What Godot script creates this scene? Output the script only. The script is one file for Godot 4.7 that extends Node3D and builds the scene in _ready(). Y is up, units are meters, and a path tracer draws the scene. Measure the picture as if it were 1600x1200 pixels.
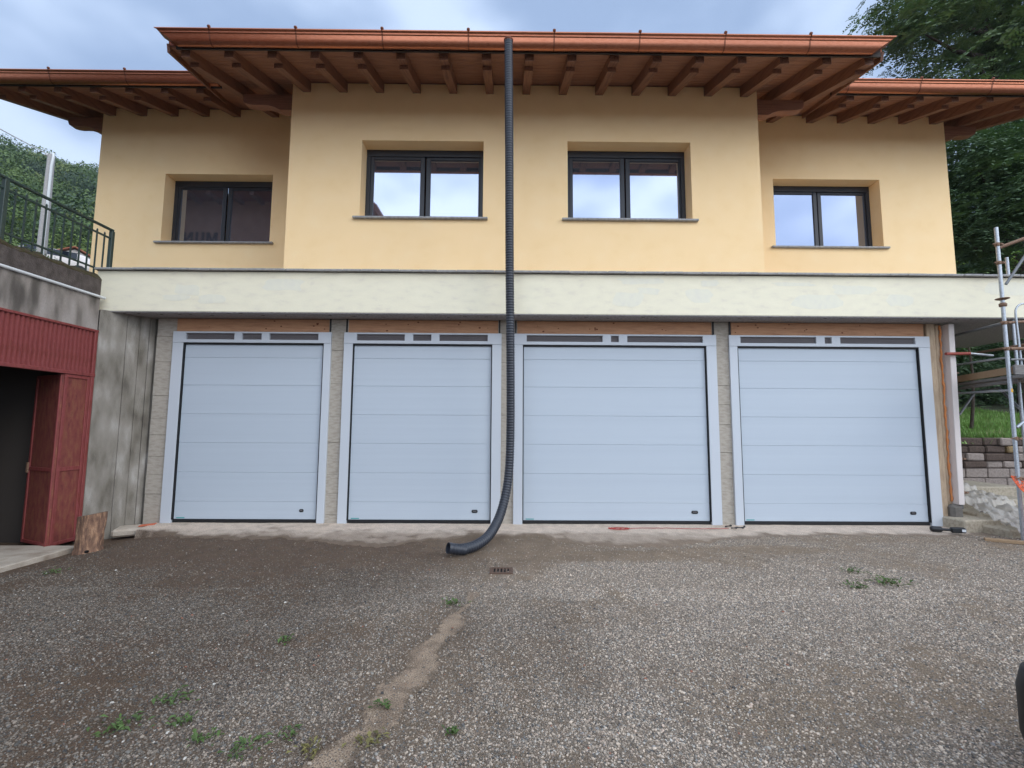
extends Node3D

# ---------------------------------------------------------------- mesh helper
class MB:
	var v := PackedVector3Array()
	var n := PackedVector3Array()
	var c := PackedColorArray()
	var uv := PackedVector2Array()
	var col := Color(1, 1, 1)
	var use_c := false
	var use_uv := false

	func vert(p: Vector3, nn: Vector3, t := Vector2.ZERO):
		v.append(p); n.append(nn); c.append(col); uv.append(t)

	# counter-clockwise seen from outside
	func tri(a: Vector3, b: Vector3, d: Vector3):
		var nn := (b - a).cross(d - a).normalized()
		vert(a, nn); vert(d, nn); vert(b, nn)

	func quad(a: Vector3, b: Vector3, d: Vector3, e: Vector3):
		var nn := (d - a).cross(e - b).normalized()
		vert(a, nn, Vector2(0, 1)); vert(d, nn, Vector2(1, 0)); vert(b, nn, Vector2(1, 1))
		vert(a, nn, Vector2(0, 1)); vert(e, nn, Vector2(0, 0)); vert(d, nn, Vector2(1, 0))

	func box(ce: Vector3, s: Vector3, bas := Basis(), bev := 0.0):
		var h := s * 0.5
		if bev <= 0.0:
			for ax in 3:
				for sg in [-1.0, 1.0]:
					var u := Vector3.ZERO; var w := Vector3.ZERO; var m := Vector3.ZERO
					m[ax] = sg * h[ax]; u[(ax + 1) % 3] = h[(ax + 1) % 3] * sg; w[(ax + 2) % 3] = h[(ax + 2) % 3]
					quad(ce + bas * (m - u - w), ce + bas * (m + u - w), ce + bas * (m + u + w), ce + bas * (m - u + w))
			return
		bev = minf(bev, minf(h.x, minf(h.y, h.z)) * 0.9)
		var q := h - Vector3.ONE * bev
		for ax in 3:
			var a1 := (ax + 1) % 3; var a2 := (ax + 2) % 3
			for sg in [-1.0, 1.0]:
				var u := Vector3.ZERO; var w := Vector3.ZERO; var m := Vector3.ZERO
				m[ax] = sg * h[ax]; u[a1] = q[a1] * sg; w[a2] = q[a2]
				quad(ce + bas * (m - u - w), ce + bas * (m + u - w), ce + bas * (m + u + w), ce + bas * (m - u + w))
			for s1 in [-1.0, 1.0]:
				for s2 in [-1.0, 1.0]:
					var p1 := Vector3.ZERO; var p2 := Vector3.ZERO; var l := Vector3.ZERO
					p1[a1] = h[a1] * s1; p1[a2] = q[a2] * s2
					p2[a1] = q[a1] * s1; p2[a2] = h[a2] * s2
					l[ax] = q[ax]
					if s1 * s2 < 0: quad(ce + bas * (p1 + l), ce + bas * (p2 + l), ce + bas * (p2 - l), ce + bas * (p1 - l))
					else: quad(ce + bas * (p1 - l), ce + bas * (p2 - l), ce + bas * (p2 + l), ce + bas * (p1 + l))
		for sx in [-1.0, 1.0]:
			for sy in [-1.0, 1.0]:
				for sz in [-1.0, 1.0]:
					var A := ce + bas * Vector3(h.x * sx, q.y * sy, q.z * sz)
					var B := ce + bas * Vector3(q.x * sx, h.y * sy, q.z * sz)
					var D := ce + bas * Vector3(q.x * sx, q.y * sy, h.z * sz)
					if sx * sy * sz > 0: tri(A, B, D)
					else: tri(A, D, B)

	func bx(x0: float, x1: float, y0: float, y1: float, z0: float, z1: float, bev := 0.0):
		box(Vector3((x0 + x1) / 2, (y0 + y1) / 2, (z0 + z1) / 2), Vector3(absf(x1 - x0), absf(y1 - y0), absf(z1 - z0)), Basis(), bev)

	# rows of points, smooth normals by differences; seen from the side where (row step) x (column step) points
	func grid(rows: Array, closed := false, flip := false):
		var R := rows.size(); var C: int = rows[0].size()
		var nm := []
		for i in R:
			var line := PackedVector3Array()
			for j in C:
				var i0 := maxi(i - 1, 0); var i1 := mini(i + 1, R - 1)
				var j0 := (j - 1 + C) % C if closed else maxi(j - 1, 0)
				var j1 := (j + 1) % C if closed else mini(j + 1, C - 1)
				var dn: Vector3 = (rows[i1][j] - rows[i0][j]).cross(rows[i][j1] - rows[i][j0])
				if dn.length_squared() < 1e-14: dn = Vector3.UP
				line.append(dn.normalized() * (-1.0 if flip else 1.0))
			nm.append(line)
		for i in R - 1:
			for j in (C if closed else C - 1):
				var k := (j + 1) % C
				var a: Vector3 = rows[i][j]; var b: Vector3 = rows[i + 1][j]; var d: Vector3 = rows[i + 1][k]; var e: Vector3 = rows[i][k]
				if flip:
					vert(a, nm[i][j]); vert(b, nm[i + 1][j]); vert(d, nm[i + 1][k])
					vert(a, nm[i][j]); vert(d, nm[i + 1][k]); vert(e, nm[i][k])
				else:
					vert(a, nm[i][j]); vert(d, nm[i + 1][k]); vert(b, nm[i + 1][j])
					vert(a, nm[i][j]); vert(e, nm[i][k]); vert(d, nm[i + 1][k])

	func tube(pts: Array, rad, segs := 10, caps := true):
		var rows := []
		var ref := Vector3.UP
		var N := pts.size()
		var t0: Vector3 = (pts[1] - pts[0]).normalized()
		if absf(t0.dot(ref)) > 0.9: ref = Vector3.RIGHT
		var side := t0.cross(ref).normalized()
		for i in N:
			var t: Vector3 = (pts[mini(i + 1, N - 1)] - pts[maxi(i - 1, 0)]).normalized()
			side = (side - t * side.dot(t)).normalized()
			var up := t.cross(side)
			var r: float = rad[i] if rad is Array or rad is PackedFloat32Array else rad
			var row := PackedVector3Array()
			for k in segs:
				var a := TAU * k / segs
				row.append(pts[i] + (side * cos(a) + up * sin(a)) * r)
			rows.append(row)
		grid(rows, true, true)
		if caps:
			for e in [0, N - 1]:
				for k in segs:
					var a: Vector3 = rows[e][k]; var b: Vector3 = rows[e][(k + 1) % segs]
					if e == 0: tri(pts[0], b, a)
					else: tri(pts[N - 1], a, b)

	func lathe(base: Vector3, prof: Array, segs := 20, bas := Basis()):
		var rows := []
		for p in prof:
			var row := PackedVector3Array()
			for k in segs:
				var a := TAU * k / segs
				row.append(base + bas * Vector3(cos(a) * p.x, p.y, -sin(a) * p.x))
			rows.append(row)
		grid(rows, true, true)

	# polygon in plane (points counter-clockwise from the front, +n side), extruded by d against its normal
	func prism(poly: PackedVector2Array, o: Vector3, ux: Vector3, uy: Vector3, d: float):
		var nn := ux.cross(uy).normalized()
		var idx := Geometry2D.triangulate_polygon(poly)
		var P := func(q: Vector2, k: float) -> Vector3: return o + ux * q.x + uy * q.y - nn * k
		for i in range(0, idx.size(), 3):
			var a := poly[idx[i]]; var b := poly[idx[i + 1]]; var e := poly[idx[i + 2]]
			if (b - a).cross(e - a) < 0:
				var s := b; b = e; e = s
			tri(P.call(a, 0.0), P.call(b, 0.0), P.call(e, 0.0))
			tri(P.call(a, d), P.call(e, d), P.call(b, d))
		var area := 0.0
		for i in poly.size():
			area += poly[i].cross(poly[(i + 1) % poly.size()])
		for i in poly.size():
			var a := poly[i]; var b := poly[(i + 1) % poly.size()]
			if area < 0:
				var s := a; a = b; b = s
			quad(P.call(a, 0.0), P.call(a, d), P.call(b, d), P.call(b, 0.0))

	func mesh() -> ArrayMesh:
		var arr := []
		arr.resize(Mesh.ARRAY_MAX)
		arr[Mesh.ARRAY_VERTEX] = v
		arr[Mesh.ARRAY_NORMAL] = n
		if use_c: arr[Mesh.ARRAY_COLOR] = c
		if use_uv: arr[Mesh.ARRAY_TEX_UV] = uv
		var m := ArrayMesh.new()
		m.add_surface_from_arrays(Mesh.PRIMITIVE_TRIANGLES, arr)
		return m

# ---------------------------------------------------------------- naming helpers
var rng := RandomNumberGenerator.new()
var taken := {}
var M := {}

func numbered(called: String, parent: Node) -> String:
	var key := str(parent.get_instance_id()) + "/" + called
	var k: int = taken.get(key, 0)
	taken[key] = k + 1
	return called if k == 0 else "%s_%03d" % [called, k]

func put(called: String, mesh: Mesh, mat: Material, parent: Node = self, at := Vector3.ZERO) -> MeshInstance3D:
	var o := MeshInstance3D.new()
	o.name = numbered(called, parent)
	o.mesh = mesh
	o.material_override = mat
	o.position = at
	parent.add_child(o, true)
	return o

func obj(called: String, mb: MB, mat: Material, parent: Node = self) -> MeshInstance3D:
	return put(called, mb.mesh(), mat, parent)

func tag(o: Node, label: String, category: String, group := ""):
	o.set_meta("label", label)
	o.set_meta("category", category)
	if group: o.set_meta("group", group)

func thing(called: String, label: String, category: String, at := Vector3.ZERO, group := "") -> Node3D:
	var o := Node3D.new()
	o.name = numbered(called, self)
	o.position = at
	add_child(o, true)
	tag(o, label, category, group)
	return o

func struct(called: String, mb: MB, mat: Material) -> MeshInstance3D:
	var o := obj(called, mb, mat)
	o.set_meta("kind", "structure")
	return o

func copies(called: String, mesh: Mesh, mat: Material, tf: Array, cols: Array, parent: Node = self) -> MultiMeshInstance3D:
	var mm := MultiMesh.new()
	mm.transform_format = MultiMesh.TRANSFORM_3D
	mm.use_colors = true
	mm.mesh = mesh
	mm.instance_count = tf.size()
	for i in tf.size():
		mm.set_instance_transform(i, tf[i])
		mm.set_instance_color(i, cols[i])
	var o := MultiMeshInstance3D.new()
	o.name = numbered(called, parent)
	o.multimesh = mm
	o.material_override = mat
	o.set_meta("kind", "stuff")
	parent.add_child(o, true)
	return o

# ---------------------------------------------------------------- textures and materials
func noise8(sd: int, freq: float, oct := 4, w := 512, h := 512, kind := FastNoiseLite.TYPE_SIMPLEX_SMOOTH) -> PackedByteArray:
	var f := FastNoiseLite.new()
	f.seed = sd; f.frequency = freq; f.noise_type = kind
	f.fractal_octaves = oct
	if kind == FastNoiseLite.TYPE_CELLULAR:
		f.cellular_return_type = FastNoiseLite.RETURN_DISTANCE2_DIV
	var im := f.get_seamless_image(w, h, false, false, 0.2, true)
	im.convert(Image.FORMAT_L8)
	return im.get_data()

func img(w: int, h: int, data: PackedByteArray, grey := false) -> ImageTexture:
	return ImageTexture.create_from_image(Image.create_from_data(w, h, false, Image.FORMAT_L8 if grey else Image.FORMAT_RGB8, data))

# colour ramp over noise: stops are sRGB colours, even steps
func ramp_tex(nz: PackedByteArray, stops: Array, grain: PackedByteArray = PackedByteArray(), amount := 0.0, w := 512, h := 512) -> ImageTexture:
	var lut := []
	for i in 256:
		var t := i / 255.0 * (stops.size() - 1)
		var k := mini(int(t), stops.size() - 2)
		lut.append((stops[k] as Color).lerp(stops[k + 1], t - k))
	var out := PackedByteArray()
	out.resize(w * h * 3)
	var has := grain.size() > 0
	for i in w * h:
		var q: Color = lut[nz[i]]
		var g := 1.0
		if has: g = 1.0 + (grain[i] / 255.0 - 0.5) * amount
		out[i * 3] = clampi(int(q.r * 255.0 * g), 0, 255)
		out[i * 3 + 1] = clampi(int(q.g * 255.0 * g), 0, 255)
		out[i * 3 + 2] = clampi(int(q.b * 255.0 * g), 0, 255)
	return img(w, h, out)

func C(r: int, g: int, b: int) -> Color:
	return Color(r / 255.0, g / 255.0, b / 255.0)

func mat(nm: String, col: Color, rough := 0.8, metal := 0.0) -> StandardMaterial3D:
	var m := StandardMaterial3D.new()
	m.resource_name = nm
	m.albedo_color = col
	m.roughness = rough
	m.metallic = metal
	M[nm] = m
	return m

func tri(m: StandardMaterial3D, tex: Texture2D, scale: Vector3, bump: Texture2D = null, depth := 0.0) -> StandardMaterial3D:
	m.albedo_texture = tex
	m.uv1_triplanar = true
	m.uv1_world_triplanar = true
	m.uv1_scale = scale
	m.uv1_triplanar_sharpness = 4.0
	if bump:
		m.heightmap_enabled = true
		m.heightmap_texture = bump
		m.heightmap_scale = depth
	return m

func make_materials():
	var W := Color.WHITE
	var soft := noise8(1, 0.008, 4)
	var mid := noise8(2, 0.025, 4)
	var fine := noise8(3, 0.16, 3)
	var grit := noise8(4, 0.35, 2)
	var cell := noise8(5, 0.06, 1, 512, 512, FastNoiseLite.TYPE_CELLULAR)
	var b_fine := img(512, 512, fine, true)
	var b_mid := img(512, 512, mid, true)
	var b_grit := img(512, 512, grit, true)
	M["b_fine"] = b_fine; M["b_grit"] = b_grit
	tri(mat("plaster", W, 0.92), ramp_tex(soft, [C(247, 213, 160), C(250, 217, 166), C(251, 218, 168), C(252, 221, 173)], grit, 0.11), Vector3.ONE * 0.45, b_grit, 0.3)
	tri(mat("cream", W, 0.85), ramp_tex(mid, [C(220, 212, 192), C(230, 223, 199), C(233, 226, 201), C(235, 228, 205)], grit, 0.05), Vector3(0.22, 0.5, 0.5), b_grit, 0.08)
	tri(mat("cream_patch", W, 0.9), ramp_tex(mid, [C(222, 218, 202), C(226, 222, 203), C(229, 225, 204)], grit, 0.06), Vector3(0.6, 0.4, 0.6), b_grit, 0.08)
	tri(mat("soffit_concrete", W, 0.95), ramp_tex(grit, [C(110, 108, 110), C(150, 147, 148), C(186, 183, 182)], mid, 0.3), Vector3.ONE * 1.6, b_grit, 0.4)
	tri(mat("sill", W, 0.6), ramp_tex(mid, [C(124, 124, 124), C(148, 147, 146), C(166, 165, 162)], grit, 0.12), Vector3.ONE * 0.8)
	# timber: grain runs along one axis, so the noise is stretched along it
	var dark_wood := ramp_tex(mid, [C(94, 62, 48), C(120, 82, 64), C(136, 96, 76), C(108, 74, 58)], fine, 0.22)
	tri(mat("timber_deep", W, 0.6), dark_wood, Vector3(1.6, 1.6, 0.12), b_mid, 0.15)
	tri(mat("timber_across", W, 0.65), ramp_tex(mid, [C(118, 80, 64), C(140, 98, 78), C(154, 110, 88), C(126, 88, 70)], fine, 0.2), Vector3(0.1, 1.8, 1.8), b_mid, 0.12)
	var pine := ramp_tex(mid, [C(158, 112, 80), C(178, 132, 98), C(188, 142, 106), C(168, 122, 88)], fine, 0.12)
	tri(mat("pine", W, 0.7), pine, Vector3(0.14, 1.4, 1.4))
	mat("knot", C(104, 58, 34), 0.8)
	tri(mat("copper", W, 0.34, 1.0), ramp_tex(mid, [C(156, 98, 74), C(172, 110, 84), C(180, 118, 92), C(138, 88, 70)], fine, 0.1), Vector3(0.5, 2.5, 2.5))
	mat("copper_dull", C(122, 76, 58), 0.5, 0.8)
	mat("dark_strip", C(44, 36, 34), 0.7)
	tri(mat("roof_tile", W, 0.85), ramp_tex(mid, [C(128, 72, 54), C(152, 90, 66), C(138, 80, 62)], fine, 0.2), Vector3.ONE * 0.8)
	# garage doors
	tri(mat("door_paint", W, 0.38), ramp_tex(soft, [C(177, 187, 197), C(180, 190, 200), C(182, 192, 201)], fine, 0.015), Vector3(0.02, 1.9, 1.0), img(512, 512, fine, true), 0.05)
	mat("frame_paint", C(190, 196, 203), 0.42)
	mat("gasket", C(14, 15, 17), 0.7)
	mat("grille", C(112, 108, 110), 0.5)
	mat("handle", C(22, 24, 28), 0.35)
	mat("badge", C(60, 150, 150), 0.5)
	# windows
	mat("window_frame", C(40, 43, 50), 0.42)
	var gl := mat("glass", Color(0.66, 0.69, 0.76, 0.93), 0.03, 0.9)
	gl.transparency = BaseMaterial3D.TRANSPARENCY_ALPHA
	# concrete of the left wall: stains that run down it
	var st := ramp_tex(soft, [C(76, 70, 62), C(106, 100, 90), C(126, 120, 110), C(138, 132, 123), C(160, 155, 147), C(186, 181, 174)], grit, 0.22)
	tri(mat("stained_concrete", W, 0.95), st, Vector3(1.1, 0.26, 1.1), b_fine, 0.6)
	var col := ramp_tex(mid, [C(150, 142, 130), C(164, 156, 144), C(176, 168, 156), C(158, 149, 136)], grit, 0.2)
	tri(mat("column_concrete", W, 0.95), col, Vector3(0.5, 1.5, 0.5), b_fine, 0.5)
	tri(mat("column_warm", W, 0.95), ramp_tex(mid, [C(150, 130, 108), C(172, 150, 126), C(186, 166, 140), C(160, 132, 108)], grit, 0.18), Vector3(1.4, 0.2, 0.6), b_fine, 0.5)
	mat("foam", C(196, 128, 78), 0.95)
	tri(mat("mortar", W, 0.95), ramp_tex(mid, [C(92, 88, 84), C(116, 112, 106)], grit, 0.25), Vector3.ONE, b_fine, 0.6)
	tri(mat("apron_concrete", W, 0.95), ramp_tex(soft, [C(142, 128, 112), C(172, 160, 146), C(186, 176, 162), C(158, 142, 124)], grit, 0.18), Vector3(0.35, 0.35, 0.6), b_fine, 0.5)
	tri(mat("strip_concrete", W, 0.95), ramp_tex(mid, [C(104, 90, 74), C(128, 112, 94), C(140, 124, 104)], grit, 0.28), Vector3.ONE * 0.8, b_fine, 0.6)
	# shed
	tri(mat("red_paint", W, 0.6), ramp_tex(mid, [C(104, 46, 44), C(126, 56, 54), C(134, 64, 62), C(122, 54, 48), C(112, 62, 48)], fine, 0.12), Vector3(0.8, 0.25, 0.8), b_mid, 0.05)
	tri(mat("red_paint_worn", W, 0.7), ramp_tex(mid, [C(92, 44, 40), C(116, 54, 50), C(124, 64, 54), C(130, 78, 58), C(104, 54, 46)], fine, 0.2), Vector3(1.0, 0.3, 1.0), b_mid, 0.06)
	tri(mat("dark_slab", W, 0.95), ramp_tex(mid, [C(62, 54, 50), C(80, 72, 68), C(96, 88, 82)], grit, 0.25), Vector3(0.6, 0.4, 0.6), b_fine, 0.6)
	tri(mat("blotched_wall", W, 0.95), ramp_tex(noise8(9, 0.012, 3), [C(70, 64, 60), C(92, 86, 80), C(140, 132, 125), C(160, 152, 146), C(150, 144, 138)], grit, 0.2), Vector3(0.5, 0.12, 0.5), b_fine, 0.5)
	mat("shed_inside", C(66, 60, 56), 0.95)
	mat("grey_board", C(128, 126, 128), 0.8)
	mat("white_plastic", C(206, 208, 208), 0.5)
	mat("rail_paint", C(40, 58, 54), 0.45)
	tri(mat("pipe_plastic", W, 0.42), ramp_tex(mid, [C(42, 46, 54), C(52, 56, 65)], grit, 0.06), Vector3.ONE)
	# log
	tri(mat("bark", W, 0.95), ramp_tex(mid, [C(80, 60, 52), C(112, 86, 72), C(136, 104, 84), C(168, 132, 104), C(184, 150, 122)], fine, 0.3), Vector3(1.8, 0.4, 1.8), b_fine, 0.8)
	tri(mat("cut_wood", W, 0.9), ramp_tex(mid, [C(96, 76, 62), C(130, 108, 90)], fine, 0.3), Vector3.ONE * 3.0)
	# ground
	var gd := ramp_tex(grit, [C(150, 145, 140), C(205, 200, 196), C(226, 222, 218), C(255, 252, 248)], cell, 0.5)
	var gm := tri(mat("ground", W, 0.97), gd, Vector3.ONE * 2.2, b_grit, 0.9)
	gm.vertex_color_use_as_albedo = true
	var pm := mat("pebble", W, 0.85)
	pm.vertex_color_use_as_albedo = true
	# plants
	for k in [["leaf", 0.55], ["far_leaf", 0.7], ["grass", 0.7]]:
		var lm := mat(k[0], W, k[1])
		lm.vertex_color_use_as_albedo = true
		lm.backlight_enabled = true
		lm.backlight = Color(0.42, 0.5, 0.25)
		lm.cull_mode = BaseMaterial3D.CULL_DISABLED
	tri(mat("tree_bark", W, 0.95), ramp_tex(mid, [C(44, 38, 32), C(66, 56, 48), C(80, 70, 60)], fine, 0.3), Vector3(2, 0.5, 2), b_fine, 1.0)
	var hm := tri(mat("hill_soil", W, 0.95), ramp_tex(mid, [C(40, 48, 28), C(58, 66, 36), C(70, 70, 44)], fine, 0.3), Vector3.ONE * 0.1)
	hm.uv1_scale = Vector3.ONE * 0.1
	tri(mat("moss", W, 1.0), ramp_tex(mid, [C(54, 42, 30), C(76, 58, 40), C(70, 72, 36), C(88, 70, 50)], grit, 0.4), Vector3.ONE * 2.0, b_fine, 1.5)
	# scaffold and building bits
	tri(mat("galvanised", W, 0.45, 0.7), ramp_tex(mid, [C(150, 156, 162), C(176, 182, 188), C(188, 192, 196)], fine, 0.15), Vector3.ONE * 2.0)
	mat("grey_steel", C(120, 122, 124), 0.55, 0.5)
	tri(mat("rusty_tube", W, 0.8, 0.2), ramp_tex(mid, [C(104, 76, 62), C(132, 104, 84), C(150, 130, 112)], fine, 0.3), Vector3.ONE * 4.0)
	mat("red_tube", C(150, 66, 54), 0.6)
	mat("yellow_tape", C(232, 176, 40), 0.6)
	tri(mat("plank", W, 0.85), ramp_tex(mid, [C(128, 102, 78), C(156, 130, 100), C(170, 144, 114)], fine, 0.2), Vector3(0.4, 4.0, 4.0))
	tri(mat("plank_grey", W, 0.85), ramp_tex(mid, [C(98, 94, 92), C(120, 116, 112), C(134, 130, 128)], fine, 0.2), Vector3(0.4, 4.0, 4.0))
	tri(mat("block_pale", W, 0.95), ramp_tex(mid, [C(122, 110, 104), C(146, 134, 126), C(158, 146, 138)], grit, 0.25), Vector3.ONE * 1.2, b_fine, 0.6)
	tri(mat("block_dark", W, 0.95), ramp_tex(mid, [C(64, 52, 46), C(86, 72, 64), C(104, 88, 78)], grit, 0.3), Vector3.ONE * 1.4, b_fine, 0.8)
	tri(mat("block_ochre", W, 0.95), ramp_tex(mid, [C(118, 100, 72), C(150, 128, 92), C(136, 112, 84)], grit, 0.3), Vector3.ONE * 1.4, b_fine, 0.8)
	tri(mat("step_stone", W, 0.95), ramp_tex(mid, [C(138, 128, 112), C(168, 158, 140), C(184, 172, 154)], grit, 0.2), Vector3.ONE * 1.2, b_fine, 0.4)
	var sh := mat("sheet_plastic", Color(0.72, 0.70, 0.67, 0.55), 0.32)
	sh.transparency = BaseMaterial3D.TRANSPARENCY_ALPHA
	sh.cull_mode = BaseMaterial3D.CULL_DISABLED
	mat("net_orange", C(222, 92, 44), 0.6)
	mat("red_cord", C(158, 56, 50), 0.6)
	mat("tool_black", C(24, 25, 28), 0.45)
	mat("tool_white", C(210, 212, 214), 0.5)
	mat("cast_iron", C(96, 76, 64), 0.85, 0.1)
	mat("void", C(8, 8, 8), 1.0)
	mat("car_paint", C(34, 38, 46), 0.25)
	mat("car_glass", C(28, 34, 42), 0.05)
	mat("car_black", C(20, 20, 22), 0.55)
	mat("lamp_red", C(80, 14, 16), 0.2)
	mat("lamp_clear", C(70, 80, 90), 0.15)
	tri(mat("house_brown", W, 0.9), ramp_tex(soft, [C(160, 116, 90), C(172, 126, 98), C(180, 136, 108)], grit, 0.08), Vector3.ONE * 0.3)
	mat("house_white", C(214, 206, 202), 0.85)
	mat("letter_dark", C(62, 42, 36), 0.8)
	tri(mat("pole_concrete", W, 0.9), ramp_tex(mid, [C(150, 146, 144), C(176, 172, 170)], grit, 0.15), Vector3.ONE)
	mat("teal_tarp", C(28, 92, 96), 0.6)
	mat("rag_orange", C(190, 104, 76), 0.9)

# ---------------------------------------------------------------- sky
func make_sky() -> Sky:
	var w := 1024; var h := 512
	var f := FastNoiseLite.new()
	f.seed = 21; f.frequency = 1.1; f.fractal_octaves = 5; f.fractal_gain = 0.5
	var g := FastNoiseLite.new()
	g.seed = 8; g.frequency = 0.8; g.fractal_octaves = 3
	var data := PackedFloat32Array()
	data.resize(w * h * 3)
	var k := 0
	for y in h:
		var el := (0.5 - (y + 0.5) / h) * PI
		var ce := cos(el); var se := sin(el)
		for x in w:
			var az := (x + 0.5) / w * TAU      # column 0 looks along -z
			var d := Vector3(sin(az) * ce, se, -cos(az) * ce)
			var flat := Vector3(d.x, maxf(d.y, 0.0) * 2.2 + 0.25, d.z)
			var cl := f.get_noise_3dv(flat * 1.6) * 0.9 + g.get_noise_3dv(flat) * 0.5
			var t := smoothstep(-0.28, 0.30, cl)
			# thin overcast: blue-grey gaps to pale cloud, brighter where the veiled sun stands behind the camera
			var glow := 0.5 + 0.5 * d.dot(Vector3(0.0, 0.34, 0.94).normalized())
			var l := lerpf(0.60, 1.7, smoothstep(0.3, 0.97, glow))
			var c1 := Vector3(0.60, 0.82, 1.24); var c2 := Vector3(0.80, 0.98, 1.28)
			var col := c1.lerp(c2, t) * l * (0.82 + 0.34 * t)
			var veil := smoothstep(0.4, 0.85, glow)
			col *= Vector3(1, 1, 1).lerp(Vector3(1.14, 1.02, 0.88), veil)
			if d.y < 0.0:
				col = Vector3(0.30, 0.29, 0.27)
			data[k] = col.x; data[k + 1] = col.y; data[k + 2] = col.z
			k += 3
	var im := Image.create_from_data(w, h, false, Image.FORMAT_RGBF, data.to_byte_array())
	var pm := PanoramaSkyMaterial.new()
	pm.panorama = ImageTexture.create_from_image(im)
	var s := Sky.new()
	s.sky_material = pm
	return s

# ---------------------------------------------------------------- ground shape
var gn := FastNoiseLite.new()
var gn2 := FastNoiseLite.new()

func gh(x: float, z: float) -> float:
	var y := -0.17 * smoothstep(-4.9, -6.5, x) * smoothstep(6.0, 3.0, z)
	y += gn.get_noise_2d(x * 0.9, z * 0.9) * 0.012 * smoothstep(0.3, 1.2, z)
	return y

# share of bare dirt, 0 gravel to 1 dirt
func dirt(x: float, z: float) -> float:
	var a := gn2.get_noise_2d(x * 1.1, z * 1.1) * 0.5 + gn.get_noise_2d(x * 5.0, z * 5.0) * 0.28
	var d := 0.32 + a * 1.7 + 0.16 * smoothstep(0.5, -2.5, x + a * 2.0)
	# trampled earth along the apron
	d += 0.95 * smoothstep(2.7, 1.4, z + a * 0.9) * smoothstep(1.6, 0.4, x + a)
	var blob := func(cx: float, cz: float, rx: float, rz: float) -> float:
		return smoothstep(1.15, 0.6, Vector2((x - cx) / rx, (z - cz) / rz).length() + a * 0.9)
	d = maxf(d, 1.1 * blob.call(1.6, 1.75, 1.9, 0.32))
	d = maxf(d, 0.95 * blob.call(3.3, 1.45, 1.5, 0.25))
	d = maxf(d, 0.8 * blob.call(1.75, 5.1, 0.75, 0.45))
	d = maxf(d, 0.8 * blob.call(5.6, 0.85, 1.6, 0.22))
	d = maxf(d, 0.75 * blob.call(-0.6, 4.6, 0.5, 1.2))
	# crushed stone on the right
	var cs: float = blob.call(2.6, 2.75, 3.4, 0.75)
	d -= 1.0 * cs
	return clampf(d, 0.0, 1.0)

func pale(x: float, z: float) -> float:
	var a := gn2.get_noise_2d(x * 0.8 + 31.0, z * 0.8) * 0.9 + gn.get_noise_2d(x * 4.0, z * 4.0) * 0.2
	var p := smoothstep(-2.6, 2.4, x + a * 1.6 + (z - 3.0) * 0.15)
	p += 0.55 * smoothstep(1.2, 0.5, Vector2((x - 2.4) / 3.2, (z - 2.65) / 0.8).length() + a * 0.3)
	return clampf(p, 0.0, 1.3)

func ground_color(x: float, z: float) -> Color:
	var d := dirt(x, z)
	var p := pale(x, z)
	var soil := Color(0.145, 0.096, 0.062).lerp(Color(0.32, 0.245, 0.172), clampf(p, 0.0, 1.0))
	var grav := Color(0.140, 0.100, 0.069).lerp(Color(0.34, 0.285, 0.228), clampf(p, 0.0, 1.0))
	var c := grav.lerp(soil, d)
	var k := 1.0 + gn.get_noise_2d(x * 9.0, z * 9.0) * 0.25
	return Color(c.r * k, c.g * k, c.b * k)

# ================================================================ build
func _ready():
	rng.seed = 7
	gn.seed = 3; gn.frequency = 0.5; gn.fractal_octaves = 4
	gn2.seed = 14; gn2.frequency = 0.55; gn2.fractal_octaves = 4
	# camera
	var pitch := atan(720.0 / 7800.0); var roll := 0.0055; var yaw := 0.0076
	var fw := Vector3(sin(yaw) * cos(pitch), sin(pitch), -cos(yaw) * cos(pitch))
	var rt := fw.cross(Vector3.UP).normalized()
	var up := rt.cross(fw)
	var cam := Camera3D.new()
	cam.name = "camera"
	var r2 := rt * cos(roll) + up * sin(roll)
	var u2 := up * cos(roll) - rt * sin(roll)
	cam.transform = Transform3D(Basis(r2, u2, -fw), Vector3(0, 1.69, 8.0))
	cam.fov = rad_to_deg(2.0 * atan(600.0 / 720.0))
	cam.near = 0.05; cam.far = 3000.0
	add_child(cam)
	# sky, light, exposure
	var env := Environment.new()
	env.background_mode = Environment.BG_SKY
	env.sky = make_sky()
	env.background_energy_multiplier = 1.0
	env.tonemap_mode = Environment.TONE_MAPPER_LINEAR
	env.tonemap_exposure = 1.27
	env.sdfgi_enabled = true; env.ssao_enabled = true; env.ssil_enabled = true
	env.fog_enabled = true
	env.fog_light_color = Color(0.80, 0.86, 0.95)
	env.fog_density = 0.0002
	var we := WorldEnvironment.new()
	we.name = "environment"
	we.environment = env
	add_child(we)
	var sun := DirectionalLight3D.new()
	sun.name = "sun"
	sun.light_energy = 0.26
	sun.light_angular_distance = 30.0
	sun.light_color = Color(1.0, 0.975, 0.93)
	sun.shadow_enabled = true
	add_child(sun)
	sun.look_at_from_position(Vector3(7.6, 5.2, 5.0), Vector3.ZERO, Vector3.UP)
	make_materials()
	build_ground()
	build_house()
	build_shed()
	build_left_background()
	build_right_side()
	build_neighbour()
	build_yard_things()

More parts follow.
